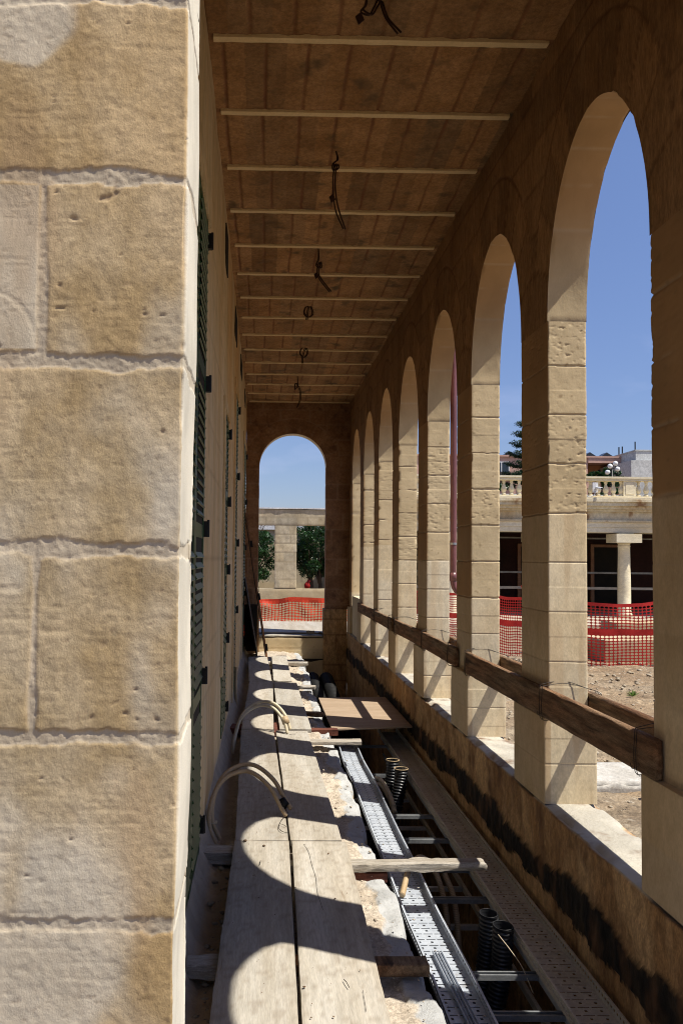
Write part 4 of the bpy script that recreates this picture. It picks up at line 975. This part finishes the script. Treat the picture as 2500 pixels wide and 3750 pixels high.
# ------------------------------------------------------------------ orange plastic barrier
def net(path, zb, zt, name, label, matl, bands, cell=(.072, .050), seed=0, sag=0., posts=(), crumple=0., tops=None):
    P = spline([(a, b, 0) for a, b in path], 400)
    d = np.r_[0, np.cumsum(np.linalg.norm(np.diff(P, axis=0), axis=1))]; Ld = d[-1]
    def at(s, v):                       # s along, v 0..1 up
        x = np.interp(s, d, P[:, 0]); y = np.interp(s, d, P[:, 1])
        q = np.stack([s, v*1.0, 0*s+seed], -1)
        wv = (noise(q, (1.1, 1.3, 1), 3)-.5)*.10+(noise(q, (4, 3, 1), 5)-.5)*.035
        z = zb+(zt-zb)*v+(noise(q*[1, 0, 1], (.9, 1, 1), 7)-.5)*sag+crumple*(noise(q, (3, 3, 1), 9)-.5)
        return x+wv*.4, y+wv+crumple*(noise(q, (5, 4, 1), 10)-.5), z
    nu = int(Ld/cell[0]); nv = int((zt-zb)/cell[1]); V = []; F = []; k = 0
    S = []; VV = []
    for i in range(nu):
        for j in range(nv):
            u0, u1 = i*cell[0], (i+1)*cell[0]; v0, v1 = j/nv, (j+1)/nv; cu, cv = (u0+u1)/2, (v0+v1)/2
            solid = any(a <= j < b for a, b in bands)
            if solid:
                S += [u0, u1, u1, u0]; VV += [v0, v0, v1, v1]; F.append((k, k+1, k+2, k+3)); k += 4; continue
            hu, hv = cell[0]*.42, .39/nv
            out = [(u0, v0), (cu, v0), (u1, v0), (u1, cv), (u1, v1), (cu, v1), (u0, v1), (u0, cv)]
            inn = [(cu-hu*.75, cv-hv*.75), (cu, cv-hv), (cu+hu*.75, cv-hv*.75), (cu+hu, cv), (cu+hu*.75, cv+hv*.75), (cu, cv+hv), (cu-hu*.75, cv+hv*.75), (cu-hu, cv)]
            for a, b in out+inn: S.append(a); VV.append(b)
            for q in range(8): F.append((k+q, k+(q+1) % 8, k+8+(q+1) % 8, k+8+q))
            k += 16
    x, y, z = at(np.array(S), np.array(VV))
    root = empty(name, (P[200][0], P[200][1], zb), label, 'barrier')
    mk('net', np.c_[x, y, z], np.array(F), matl, root)
    for px, py in posts:
        MB().tube([(px, py, zb-.1), (px+.01, py, zt+.12)], .010, 8).build('post', M_iron, root, True)
        c = MB().lathe((px+.01, py, zt+.14), [(.034, 0), (.042, .075), (.05, .08), (.05, .1), (.03, .108)], 14); c.build('cap', M_net, root, True)
    return root
net([(11.5, 14.0), (9.5, 14.25), (7.3, 14.35), (5.7, 14.42), (4.85, 15.3), (4.35, 17.2), (4.0, 19.5), (3.3, 20.5)], -.25, .86, 'plastic_barrier', 'red-orange plastic mesh barrier standing on the dirt outside the arcade', M_netr,
    ((11, 13), (21, 22)), seed=2, sag=.10, crumple=.03, posts=((7.32, 14.30), (9.6, 14.2), (4.8, 15.35)))
net([(3.2, 18.6), (2.0, 18.3), (.6, 18.0), (-1.5, 18.1)], -.15, .70, 'plastic_barrier', 'sagging orange plastic mesh barrier seen through the end arch', M_net, ((2, 4), (15, 17)), seed=5, sag=.12, crumple=.10, posts=((2.4, 18.4), (-1.0, 18.1)))

# ------------------------------------------------------------------ blocks and slabs outside
def block(lo, hi, label, name='stone_block', matl=M_garden, res=.06, am=.03, cat='stone block', group=None):
    V, F, P0 = rock_box(lo, hi, res, lambda P, c: noise(P, 6, 3)*am+c*am*.5)
    return mk(name, V, F, matl, None, True, dict(blk=noise(np.floor(P0*[.8, .8, 3.7]), 1, 3), rough=noise(P0, 1, 3)), label=label, cat=cat, group=group)
block((6.15, 14.95, -.3), (9.2, 16.0, .15), 'long dressed stone block just behind the plastic barrier', res=.06, am=.012)
block((9.0, 21.2, -.3), (13.8, 22.2, .02), 'long low stone kerb in front of the colonnade terrace', am=.02)
rg = random.Random(3)
for i in range(16):
    x = 5.2+rg.random()*.9-(.25 if i > 8 else 0); y = 15.0+rg.random()*1.4; s = .10+rg.random()*.14; z = -.28+(i % 3)*.13
    V, F, P0 = rock_box((x, y, z), (x+s*1.5, y+s, z+s*.85), .03, lambda P, c: noise(P, 14, 3)*.04+c*.03)
    mk('rubble_stone', V, F, M_peb, None, True, label='rough rubble stone in the heap at the left end of the long stone block', cat='rubble stone', group='rubble heap behind the barrier')
V, F, P0 = rock_box((2.2, 6.72, -.36), (4.6, 7.42, -.215), .03, lambda P, c: c*noise(P, 7, 3)*.08+(fbm(P, 12, 4)-.5)*.02)
mk('concrete_slab', V, F, M_conc, None, True, label='broken-edged pale concrete slab in the earth outside the first arch', cat='slab')
# weeds
def weed(x, y, n, s, lab, seed):
    rg = random.Random(seed); V = [Vector((x, y, -.26))]; F = []; k = 1
    for i in range(n):
        a = rg.random()*6.28; l = s*rg.uniform(.5, 1.2); el = rg.uniform(.15, 1.1)
        d = Vector((math.cos(a)*math.cos(el)*1.3, math.sin(a)*math.cos(el), math.sin(el)))*l; w_ = Vector((-math.sin(a), math.cos(a), 0))*s*.09
        V += [V[0]+d*.5+w_, V[0]+d*.8+w_*1.3, V[0]+d, V[0]+d*.8-w_*1.3, V[0]+d*.5-w_]; F += [(0, k, k+1, k+2, k+3, k+4)]; k += 5
    mk('weed', V, F, M_weed, label=lab, cat='weed', group='weeds in the dry earth')
weed(5.0, 11.25, 40, .085, 'small green weed in the dry earth before the barrier', 1)
weed(4.2, 9.6, 18, .04, 'tiny green sprout in the earth near the outside rail board', 2)

# ------------------------------------------------------------------ colonnade building across the yard
cb = empty('colonnade_building', (9, 26, -.2), 'cream stone colonnade with a balustraded terrace across the yard', 'building')
Yc = 26.; X0, X1 = 3.2, 19.9
MB().box((X0, Yc-.03, 2.48), (X1, Yc+.45, 2.64)).box((X0, Yc-.05, 2.643), (X1, Yc+.45, 2.80)).build('architrave', M_cstone, cb)
MB().box((X0, Yc-.10, 2.803), (X1, Yc+.45, 2.86)).box((X0, Yc-.02, 2.863), (X1, Yc+.45, 3.13)).box((X0, Yc-.12, 3.133), (X1, Yc+.45, 3.20)).build('frieze', M_cstain, cb)
MB().box((X0, Yc-.22, 3.203), (X1, Yc+.45, 3.30)).box((X0, Yc-.34, 3.303), (X1, Yc+.45, 3.42)).box((X0, Yc-.40, 3.423), (X1, Yc+.45, 3.50)).build('cornice', M_cstain, cb)
MB().box((X0, Yc-.38, 3.503), (X1, Yc+.45, 3.56)).build('terrace_edge', M_cstone, cb)
MB().box((X0, Yc+.453, 2.6), (X1, 33, 3.5)).build('terrace_slab', M_cstain, cb)
MB().box((X0, 31, -.17), (X1, 31.2, 2.597)).box((X0-.2, Yc+.5, -.17), (X0-.003, 31.2, 2.597)).build('back_wall', M_redint, cb)
MB().box((X0, Yc-.15, 4.10), (X1, Yc+.15, 4.17)).box((X0, Yc-.18, 4.173), (X1, Yc+.18, 4.23)).build('handrail', M_cstone, cb)
MB().box((X0, Yc-.13, 3.563), (X1, Yc+.13, 3.62)).build('base_rail', M_cstone, cb)
prof = [(.075, 0), (.075, .05), (.045, .07), (.05, .09), (.082, .15), (.088, .20), (.07, .26), (.042, .34), (.036, .39), (.05, .40), (.05, .415), (.042, .43), (.065, .455), (.07, .478)]
bal0 = None
for i in range(7):
    cx = 11.46-5.48+2.74*(i-1)
    if cx > X1: break
    ped = MB().box((cx-.20, Yc-.125, 3.623), (cx+.20, Yc+.125, 4.098)).box((cx-.13, Yc-.135, 3.68), (cx+.13, Yc-.126, 4.04)); ped.build('pedestal', M_cstone, cb)
    for j in range(10):
        bx = cx+.20+.125+j*.2433
        if bx > X1 or bx < X0+.1: continue
        if bal0 is None:
            bal0 = MB().lathe((bx, Yc, 3.621), prof, 12).build('baluster', M_cstone, cb, True); b0x = bx
        else:
            o = bal0.copy(); COL.objects.link(o); o.parent = cb; o.location = (bx-b0x, 0, 0)
cprof = [(.235, 0), (.235, .10), (.205, .12), (.215, .16), (.200, .19), (.200, .8), (.195, 1.3), (.182, 2.0), (.178, 2.22), (.19, 2.225), (.19, 2.25), (.18, 2.26), (.18, 2.30), (.20, 2.34)]
for i in range(7):
    cx = 3.18+2.74*i
    if cx > X1-.3 or cx < X0+.3: continue
    cm = MB().lathe((cx, Yc+.2, -.17), [(r, z*.995) for r, z in cprof], 28); c = cm.build('column', M_cstone, cb, True)
    MB().box((cx-.40, Yc-.2, 2.165), (cx+.40, Yc+.6, 2.44)).box((cx-.24, Yc, 2.442), (cx+.24, Yc+.4, 2.478)).build('capital', M_cstone, c)
for x in np.arange(X0+.9, X1-1, 2.74):
    MB().box((x, 30.9, -.17), (x+1.1, 30.99, 2.1)).build('doorway', M_dark, cb)
    MB().box((x-.12, 30.88, -.17), (x-.002, 30.998, 2.2)).box((x+1.102, 30.88, -.17), (x+1.22, 30.998, 2.2)).box((x-.002, 30.88, 2.102), (x+1.102, 30.998, 2.2)).build('door_frame', M_door, cb)
sf = empty('scaffold', (9, 27.5, -.17), 'dark scaffold rails and shelves inside the colonnade', 'scaffold')
for z in (2.33,):
    MB().tube([(X0+.5, 27.5, z), (X1-.5, 27.5, z)], .028, 8).build('pole', M_scaf, sf, True)
MB().box((X0+.5, 27.3, 1.16), (X1-.5, 27.6, 1.22)).build('deck_plank', M_scaf, sf)
MB().box((X0+.5, 27.3, .64), (X1-.5, 27.6, .72)).build('deck_plank', M_batten, sf)
for x in np.arange(X0+1.0, X1, 1.61): MB().tube([(x, 27.7, -.17), (x, 27.7, 2.55)], .024, 8).build('pole', M_scaf, sf, True)
cc = empty('security_camera', (10.33, 25.8, 3.6), 'white security camera fixed between two balusters', 'camera')
MB().box((10.24, 25.74, 3.72), (10.40, 25.80, 4.03)).build('mount_plate', M_coping, cc)
MB().tube([(10.34, 25.74, 3.86), (10.42, 25.50, 3.82)], .045, 12).build('camera_body', M_coping, cc, True)
MB().tube([(10.42, 25.50, 3.82), (10.427, 25.48, 3.817)], .034, 12).build('lens', M_tape, cc, True)
MB().tube(spline([(10.32, 25.75, 3.74), (10.28, 25.72, 3.66), (10.18, 25.7, 3.60), (10.05, 25.7, 3.59)], 14), .015, 6).build('cable', M_coping, cc, True)
MB().box((X0, 29.9, 3.503), (X1, 30.0, 3.98)).build('terrace_upstand', M_white, label='low white wall on the terrace behind the balusters', cat='low wall')

# ------------------------------------------------------------------ far buildings
def build_far():
    pk = empty('pink_building', (20, 60, 0), 'pink rendered building with a flat roof behind the colonnade', 'building')
    MB().box((10, 60, 0), (23.5, 72, 9.12)).box((23.503, 62.5, 0), (34, 72, 8.85)).build('walls', M_pink, pk)
    MB().box((9.9, 59.85, 9.123), (34.1, 60.05, 9.24)).box((23.5, 59.9, 8.75), (27.2, 60.05, 9.12)).box((23.505, 60.053, 8.86), (34, 72, 9.1)).build('roof_edge', M_pink, pk)
    MB().box((23.505, 62.38, 6.5), (30, 62.497, 8.845)).build('terrace_wall', M_orange, pk)
    wdw = MB().box((16.6, 59.93, 7.98), (17.75, 59.997, 8.70)).build('window', M_glass, pk)
    MB().box((16.55, 59.9, 7.92), (16.63, 59.99, 8.76)).box((17.68, 59.9, 7.92), (17.76, 59.99, 8.76)).box((16.63, 59.9, 8.69), (17.68, 59.99, 8.76)).box((17.13, 59.9, 7.98), (17.2, 59.99, 8.69)).build('frame', M_coping, wdw)
    MB().box((25.2, 62.3, 8.0), (25.5, 62.378, 8.5)).build('window', M_glass, pk)
    r = MB(); 
    for i in range(40): r.box((14+i*.11, 59.3, 7.6), (14.02+i*.11, 59.32, 7.93))
    r.box((14, 59.28, 7.93), (18.4, 59.34, 7.96)).box((14, 59.28, 7.55), (18.4, 59.998, 7.6)); r.build('balcony_railing', M_iron, pk)
    for x in (18.0, 23.95, 25.2):
        root = MB().add([(x-.55, 60.6, 9.25), (x+.55, 60.6, 9.25), (x-.05, 60.6, 9.62), (x-.55, 61.6, 9.25), (x+.55, 61.6, 9.25), (x-.05, 61.6, 9.62)], [(0, 1, 2), (3, 5, 4), (0, 2, 5, 3), (1, 4, 5, 2), (0, 3, 4, 1)])
        root.build('solar_panel', M_solar, label={18.0: 'solar panel on the pink roof behind the dark conifer', 23.95: 'left one of the two solar panels on the pink roof, right of the second pier', 25.2: 'right one of the two solar panels on the pink roof'}[x], cat='solar panel', group='solar panels on the pink roof')
    wb = empty('white_block', (28, 57, 0), 'pale rooftop block at the right beside the pink building', 'building')
    MB().box((25.35, 57, 0), (32, 64, 8.62)).build('walls', M_white, wb)
    MB().box((25.9, 57.5, 8.623), (32, 64, 9.34)).build('upper_storey', M_white, wb)
    MB().box((25.85, 57.45, 9.343), (32.1, 64.05, 9.42)).build('roof_edge', M_white, wb)
    for x, h, lab in ((26.55, 1.1, 'short antenna pole, left of a pair on the roofs'), (26.8, 1.15, 'short antenna pole, right of a pair on the roofs'), (27.75, 1.0, 'single antenna pole near the right edge of the roofs')):
        z0 = 8.9 if x < 27 else 9.42
        MB().tube([(x-.55, 60.5, z0), (x-.55, 60.5, z0+h)], .045, 6).build('antenna_pole', M_iron, label=lab, cat='antenna', group='antenna poles on the roofs')
build_far()
# globe street lamp
lp = empty('globe_lamp', (21.8, 52, -.2), 'black lamp post with four white globes above the balustrade', 'street lamp')
MB().tube([(21.9, 52, -.2), (21.9, 52, 7.45)], .06, 10).build('post', M_iron, lp, True)
arms = MB(); gl = [(21.78, 7.60), (22.12, 7.78), (21.62, 7.22), (22.25, 7.42)]
for x, z in gl: arms.tube([(21.9, 52, z-.35), (x, 52, z-.28), (x, 52, z-.15)], .025, 6)
arms.build('arms', M_iron, lp)
for x, z in gl: MB().ball((x, 52, z), .155, 10).build('globe', M_globe, lp, True)

# ------------------------------------------------------------------ trees and bushes
def leaves(n, fn, size, seed, squash=.5):
    rg = np.random.default_rng(seed); C = fn(rg, n); n = len(C)
    a = rg.normal(size=(n, 3)); a /= np.linalg.norm(a, axis=1)[:, None]; b = np.cross(a, rg.normal(size=(n, 3))); b /= np.linalg.norm(b, axis=1)[:, None]
    s = size*(.6+.8*rg.random((n, 1)))
    V = np.stack([C-a*s, C+b*s*squash*.5-a*s*.1, C+a*s, C-b*s*squash*.5-a*s*.1], 1).reshape(-1, 3)
    return V, np.arange(4*n).reshape(-1, 4)
def clumps(rg, n, centres):
    c = np.array(centres); i = rg.integers(0, len(c), n); d = rg.normal(size=(n, 3)); d /= np.linalg.norm(d, axis=1)[:, None]
    r = c[i, 3:4]*(.55+.5*rg.random((n, 1))**.6); return c[i, :3]+d*r*[1, 1, .9]
def bush(x, y, z0, wdt, h, seed, label, n=9000, size=.05, name='citrus_tree', stems=1):
    rg = random.Random(seed); root = empty(name, (x, y, -.2), label, 'tree', 'citrus trees behind the garden wall')
    cs = []
    for i in range(46):
        a = rg.random()*6.28; zz = rg.random(); rr = wdt*.5*math.sqrt(max(.05, 1-(2*zz-1)**2*.85))*rg.uniform(.25, .9)
        cs.append((x+rr*math.cos(a), y+rr*math.sin(a), z0+h*(.08+.84*zz), rg.uniform(.10, .24)*wdt*.75))
    V, F = leaves(n, lambda r, m_: clumps(r, m_, cs), size, seed)
    mk('crown', V, F, M_leaf, root)
    for s in range(stems):
        sx = x+(s-.5*(stems-1))*.28
        t = MB().tube(spline([(sx, y, -.2), (sx+.05, y, z0*.6), (sx-.04, y, z0+h*.4)], 16), [.09-.004*i for i in range(16)], 8)
        for k in range(6):
            a = rg.random()*6.28; t.tube(spline([(sx, y, z0*.8), (sx+.2*math.cos(a), y+.2*math.sin(a), z0+h*.2), (sx+wdt*.35*math.cos(a), y+wdt*.35*math.sin(a), z0+h*.5)], 8), [.035-.003*i for i in range(8)], 6)
        t.build('trunk', M_bark, root, True)
    tw = MB()
    for k in range(16):
        a = rg.random()*6.28; r = wdt*.25*rg.random(); p = (x+r*math.cos(a), y+r*math.sin(a), z0+h*.85)
        tw.tube([p, (p[0]+rg.uniform(-.1, .1), p[1], p[2]+h*.12), (p[0]+rg.uniform(-.2, .2), p[1], p[2]+h*rg.uniform(.15, .28))], .009, 4)
    tw.build('twigs', M_bark, root)
bush(-.28, 27.0, .85, 1.65, 1.75, 1, 'dark green citrus tree in the left opening of the garden wall', 11000)
bush(1.80, 27.0, .95, 2.1, 1.75, 2, 'larger dark citrus tree in the right opening of the garden wall', 21000, stems=3)
bush(3.6, 27.4, .9, 1.6, 1.6, 3, 'citrus tree hidden mostly by the right side of the end arch', 5000)
# garden wall with openings
gw = empty('garden_wall', (.7, 24.7, -.2), 'pale stone garden wall with window-like openings beyond the end arch', 'wall')
def gattr(P):
    q = (P[:, 2]-.665)/.266; vj = np.abs(((P[:, 0]+np.floor(q)*.37+5.1) % .62)-.31); wob = (noise(P, 8, 3)-.5)*.01
    m_ = np.minimum(np.abs(q-np.round(q))*.266, vj+.004)+wob*.5
    b = np.floor(q)*3.7+np.floor((P[:, 0]+np.floor(q)*.37+5.1)/.62)*2.3
    return dict(mort=(1-sst(.006, .022, m_)), blk=noise(np.c_[b, b*0, b*0+.5], 1, 3), rough=noise(P, 1.5, 3)*.5+(P[:, 2] < .67)*.5)
gd = lambda P, c: (noise(P, 9, 3)-.5)*.01+c*.006+(1-sst(.003, .012, np.abs((P[:, 2]-.665)/.266-np.round((P[:, 2]-.665)/.266))*.266))*.006
GY0, GY1 = 24.7, 24.98
V, F, P0 = rock_box((-4.5, GY0, 2.54), (2.9, GY1, 3.02), .04, gd); mk('lintel_course', V, F, M_garden, gw, True, gattr(P0))
V, F, P0 = rock_box((-4.5, GY0, -.25), (2.9, GY1, .67), .05, gd, skip=('-z',)); mk('base_course', V, F, M_garden, gw, True, gattr(P0))
for a, b in ((-4.5, -3.6), (-1.95, -1.2), (.325, .975), (2.5, 2.9)):
    V, F, P0 = rock_box((a, GY0, .671), (b, GY1, 2.539), .03, gd, skip=('-z', '+z')); mk('pier', V, F, M_garden, gw, True, gattr(P0))
V, F, P0 = rock_box((-4.55, GY0-.04, 3.022), (2.95, GY1+.04, 3.07), .06, lambda P, c: noise(P, 5, 3)*.012); mk('coping', V, F, M_coping, gw, True)
b2 = empty('boundary_wall', (1, 31, -.2), 'pale wall behind the citrus trees', 'wall')
V, F, P0 = rock_box((-8, 31, -.25), (7, 31.25, 2.62), .08, gd, skip=('-z',)); mk('wall_face', V, F, M_garden, b2, True, gattr(P0))
MB().box((-8, 30.9, 2.623), (7, 31.3, 2.84)).build('coping', M_coping, b2)
MB().add(*tube(spline([(1.42, 26.3, -.2), (1.44, 26.3, .3), (1.38, 26.3, .7), (1.45, 26.3, .88)], 20), [.075+.03*math.sin(i*1.3) for i in range(20)], 10)).build('net_roll', M_netr, None, True, label='crumpled orange net standing behind the garden wall by the tree trunks', cat='net roll')
# araucaria
ar = empty('norfolk_pine', (15.9, 50, -.2), 'dark layered conifer rising behind the second pier', 'tree')
MB().tube([(15.9, 50, -.2), (15.9, 50, 10.4)], [.28, .06], 8).build('trunk', M_bark, ar, True)
C_ = []; br_ = MB(); rg = np.random.default_rng(4)
z = 6.0
while z < 10.2:
    Lb = .35+(10.4-z)*.30
    for k in range(7):
        a = k*6.283/7+z*1.3; n = int(260*Lb)
        t = rg.random(n)**.7; px = 15.9+np.cos(a)*Lb*t; py = 50+np.sin(a)*Lb*t
        wv = .05+.11*t; C_.append(np.stack([px+rg.normal(size=n)*wv, py+rg.normal(size=n)*wv, z+.22*t*t+rg.normal(size=n)*.035+.06*(t > .8)], 1))
        br_.tube([(15.9, 50, z), (15.9+math.cos(a)*Lb, 50+math.sin(a)*Lb, z+.2)], .02, 4)
    z += .62
C_ = np.vstack(C_)
V, F = leaves(len(C_), lambda r, m_: C_, .085, 5, .45); mk('crown', V, F, M_pineleaf, ar); br_.build('branches', M_bark, ar)
def shrub(x, y, z, wdt, h, seed, lab, mt=M_leaf, n=2500, size=.10):
    rg = random.Random(seed); cs = [(x+rg.uniform(-.5, .5)*wdt, y+rg.uniform(-.3, .3)*wdt, z+rg.random()*h, rg.uniform(.15, .3)*h) for i in range(18)]
    root = empty('terrace_shrub', (x, y, z-.3), lab, 'shrub', 'shrubs on the terraces')
    V, F = leaves(n, lambda r, m_: clumps(r, m_, cs), size, seed); mk('foliage', V, F, mt, root)
    MB().box((x-wdt*.4, y-.25, z-.5), (x+wdt*.4, y+.25, z-.02)).build('planter', M_pink, root)
shrub(15.6, 48.5, 6.0, 2.0, .8, 6, 'dark shrub at the foot of the layered conifer', M_pineleaf)
shrub(21.6, 54.5, 6.9, 1.3, .55, 7, 'small shrub on the pink terrace, left of the lamp globes')
shrub(23.3, 54.5, 6.5, 2.0, 1.1, 8, 'loose shrub behind the lamp globes', n=3500)
shrub(8.0, 31.5, 3.9, 5.5, .6, 9, 'hedge of dark leaves behind the left balusters', n=5000, size=.07)
shrub(11.5, 32, 3.8, 3.5, .5, 10, 'dark leaves behind the balusters by the security camera', n=3500, size=.07)
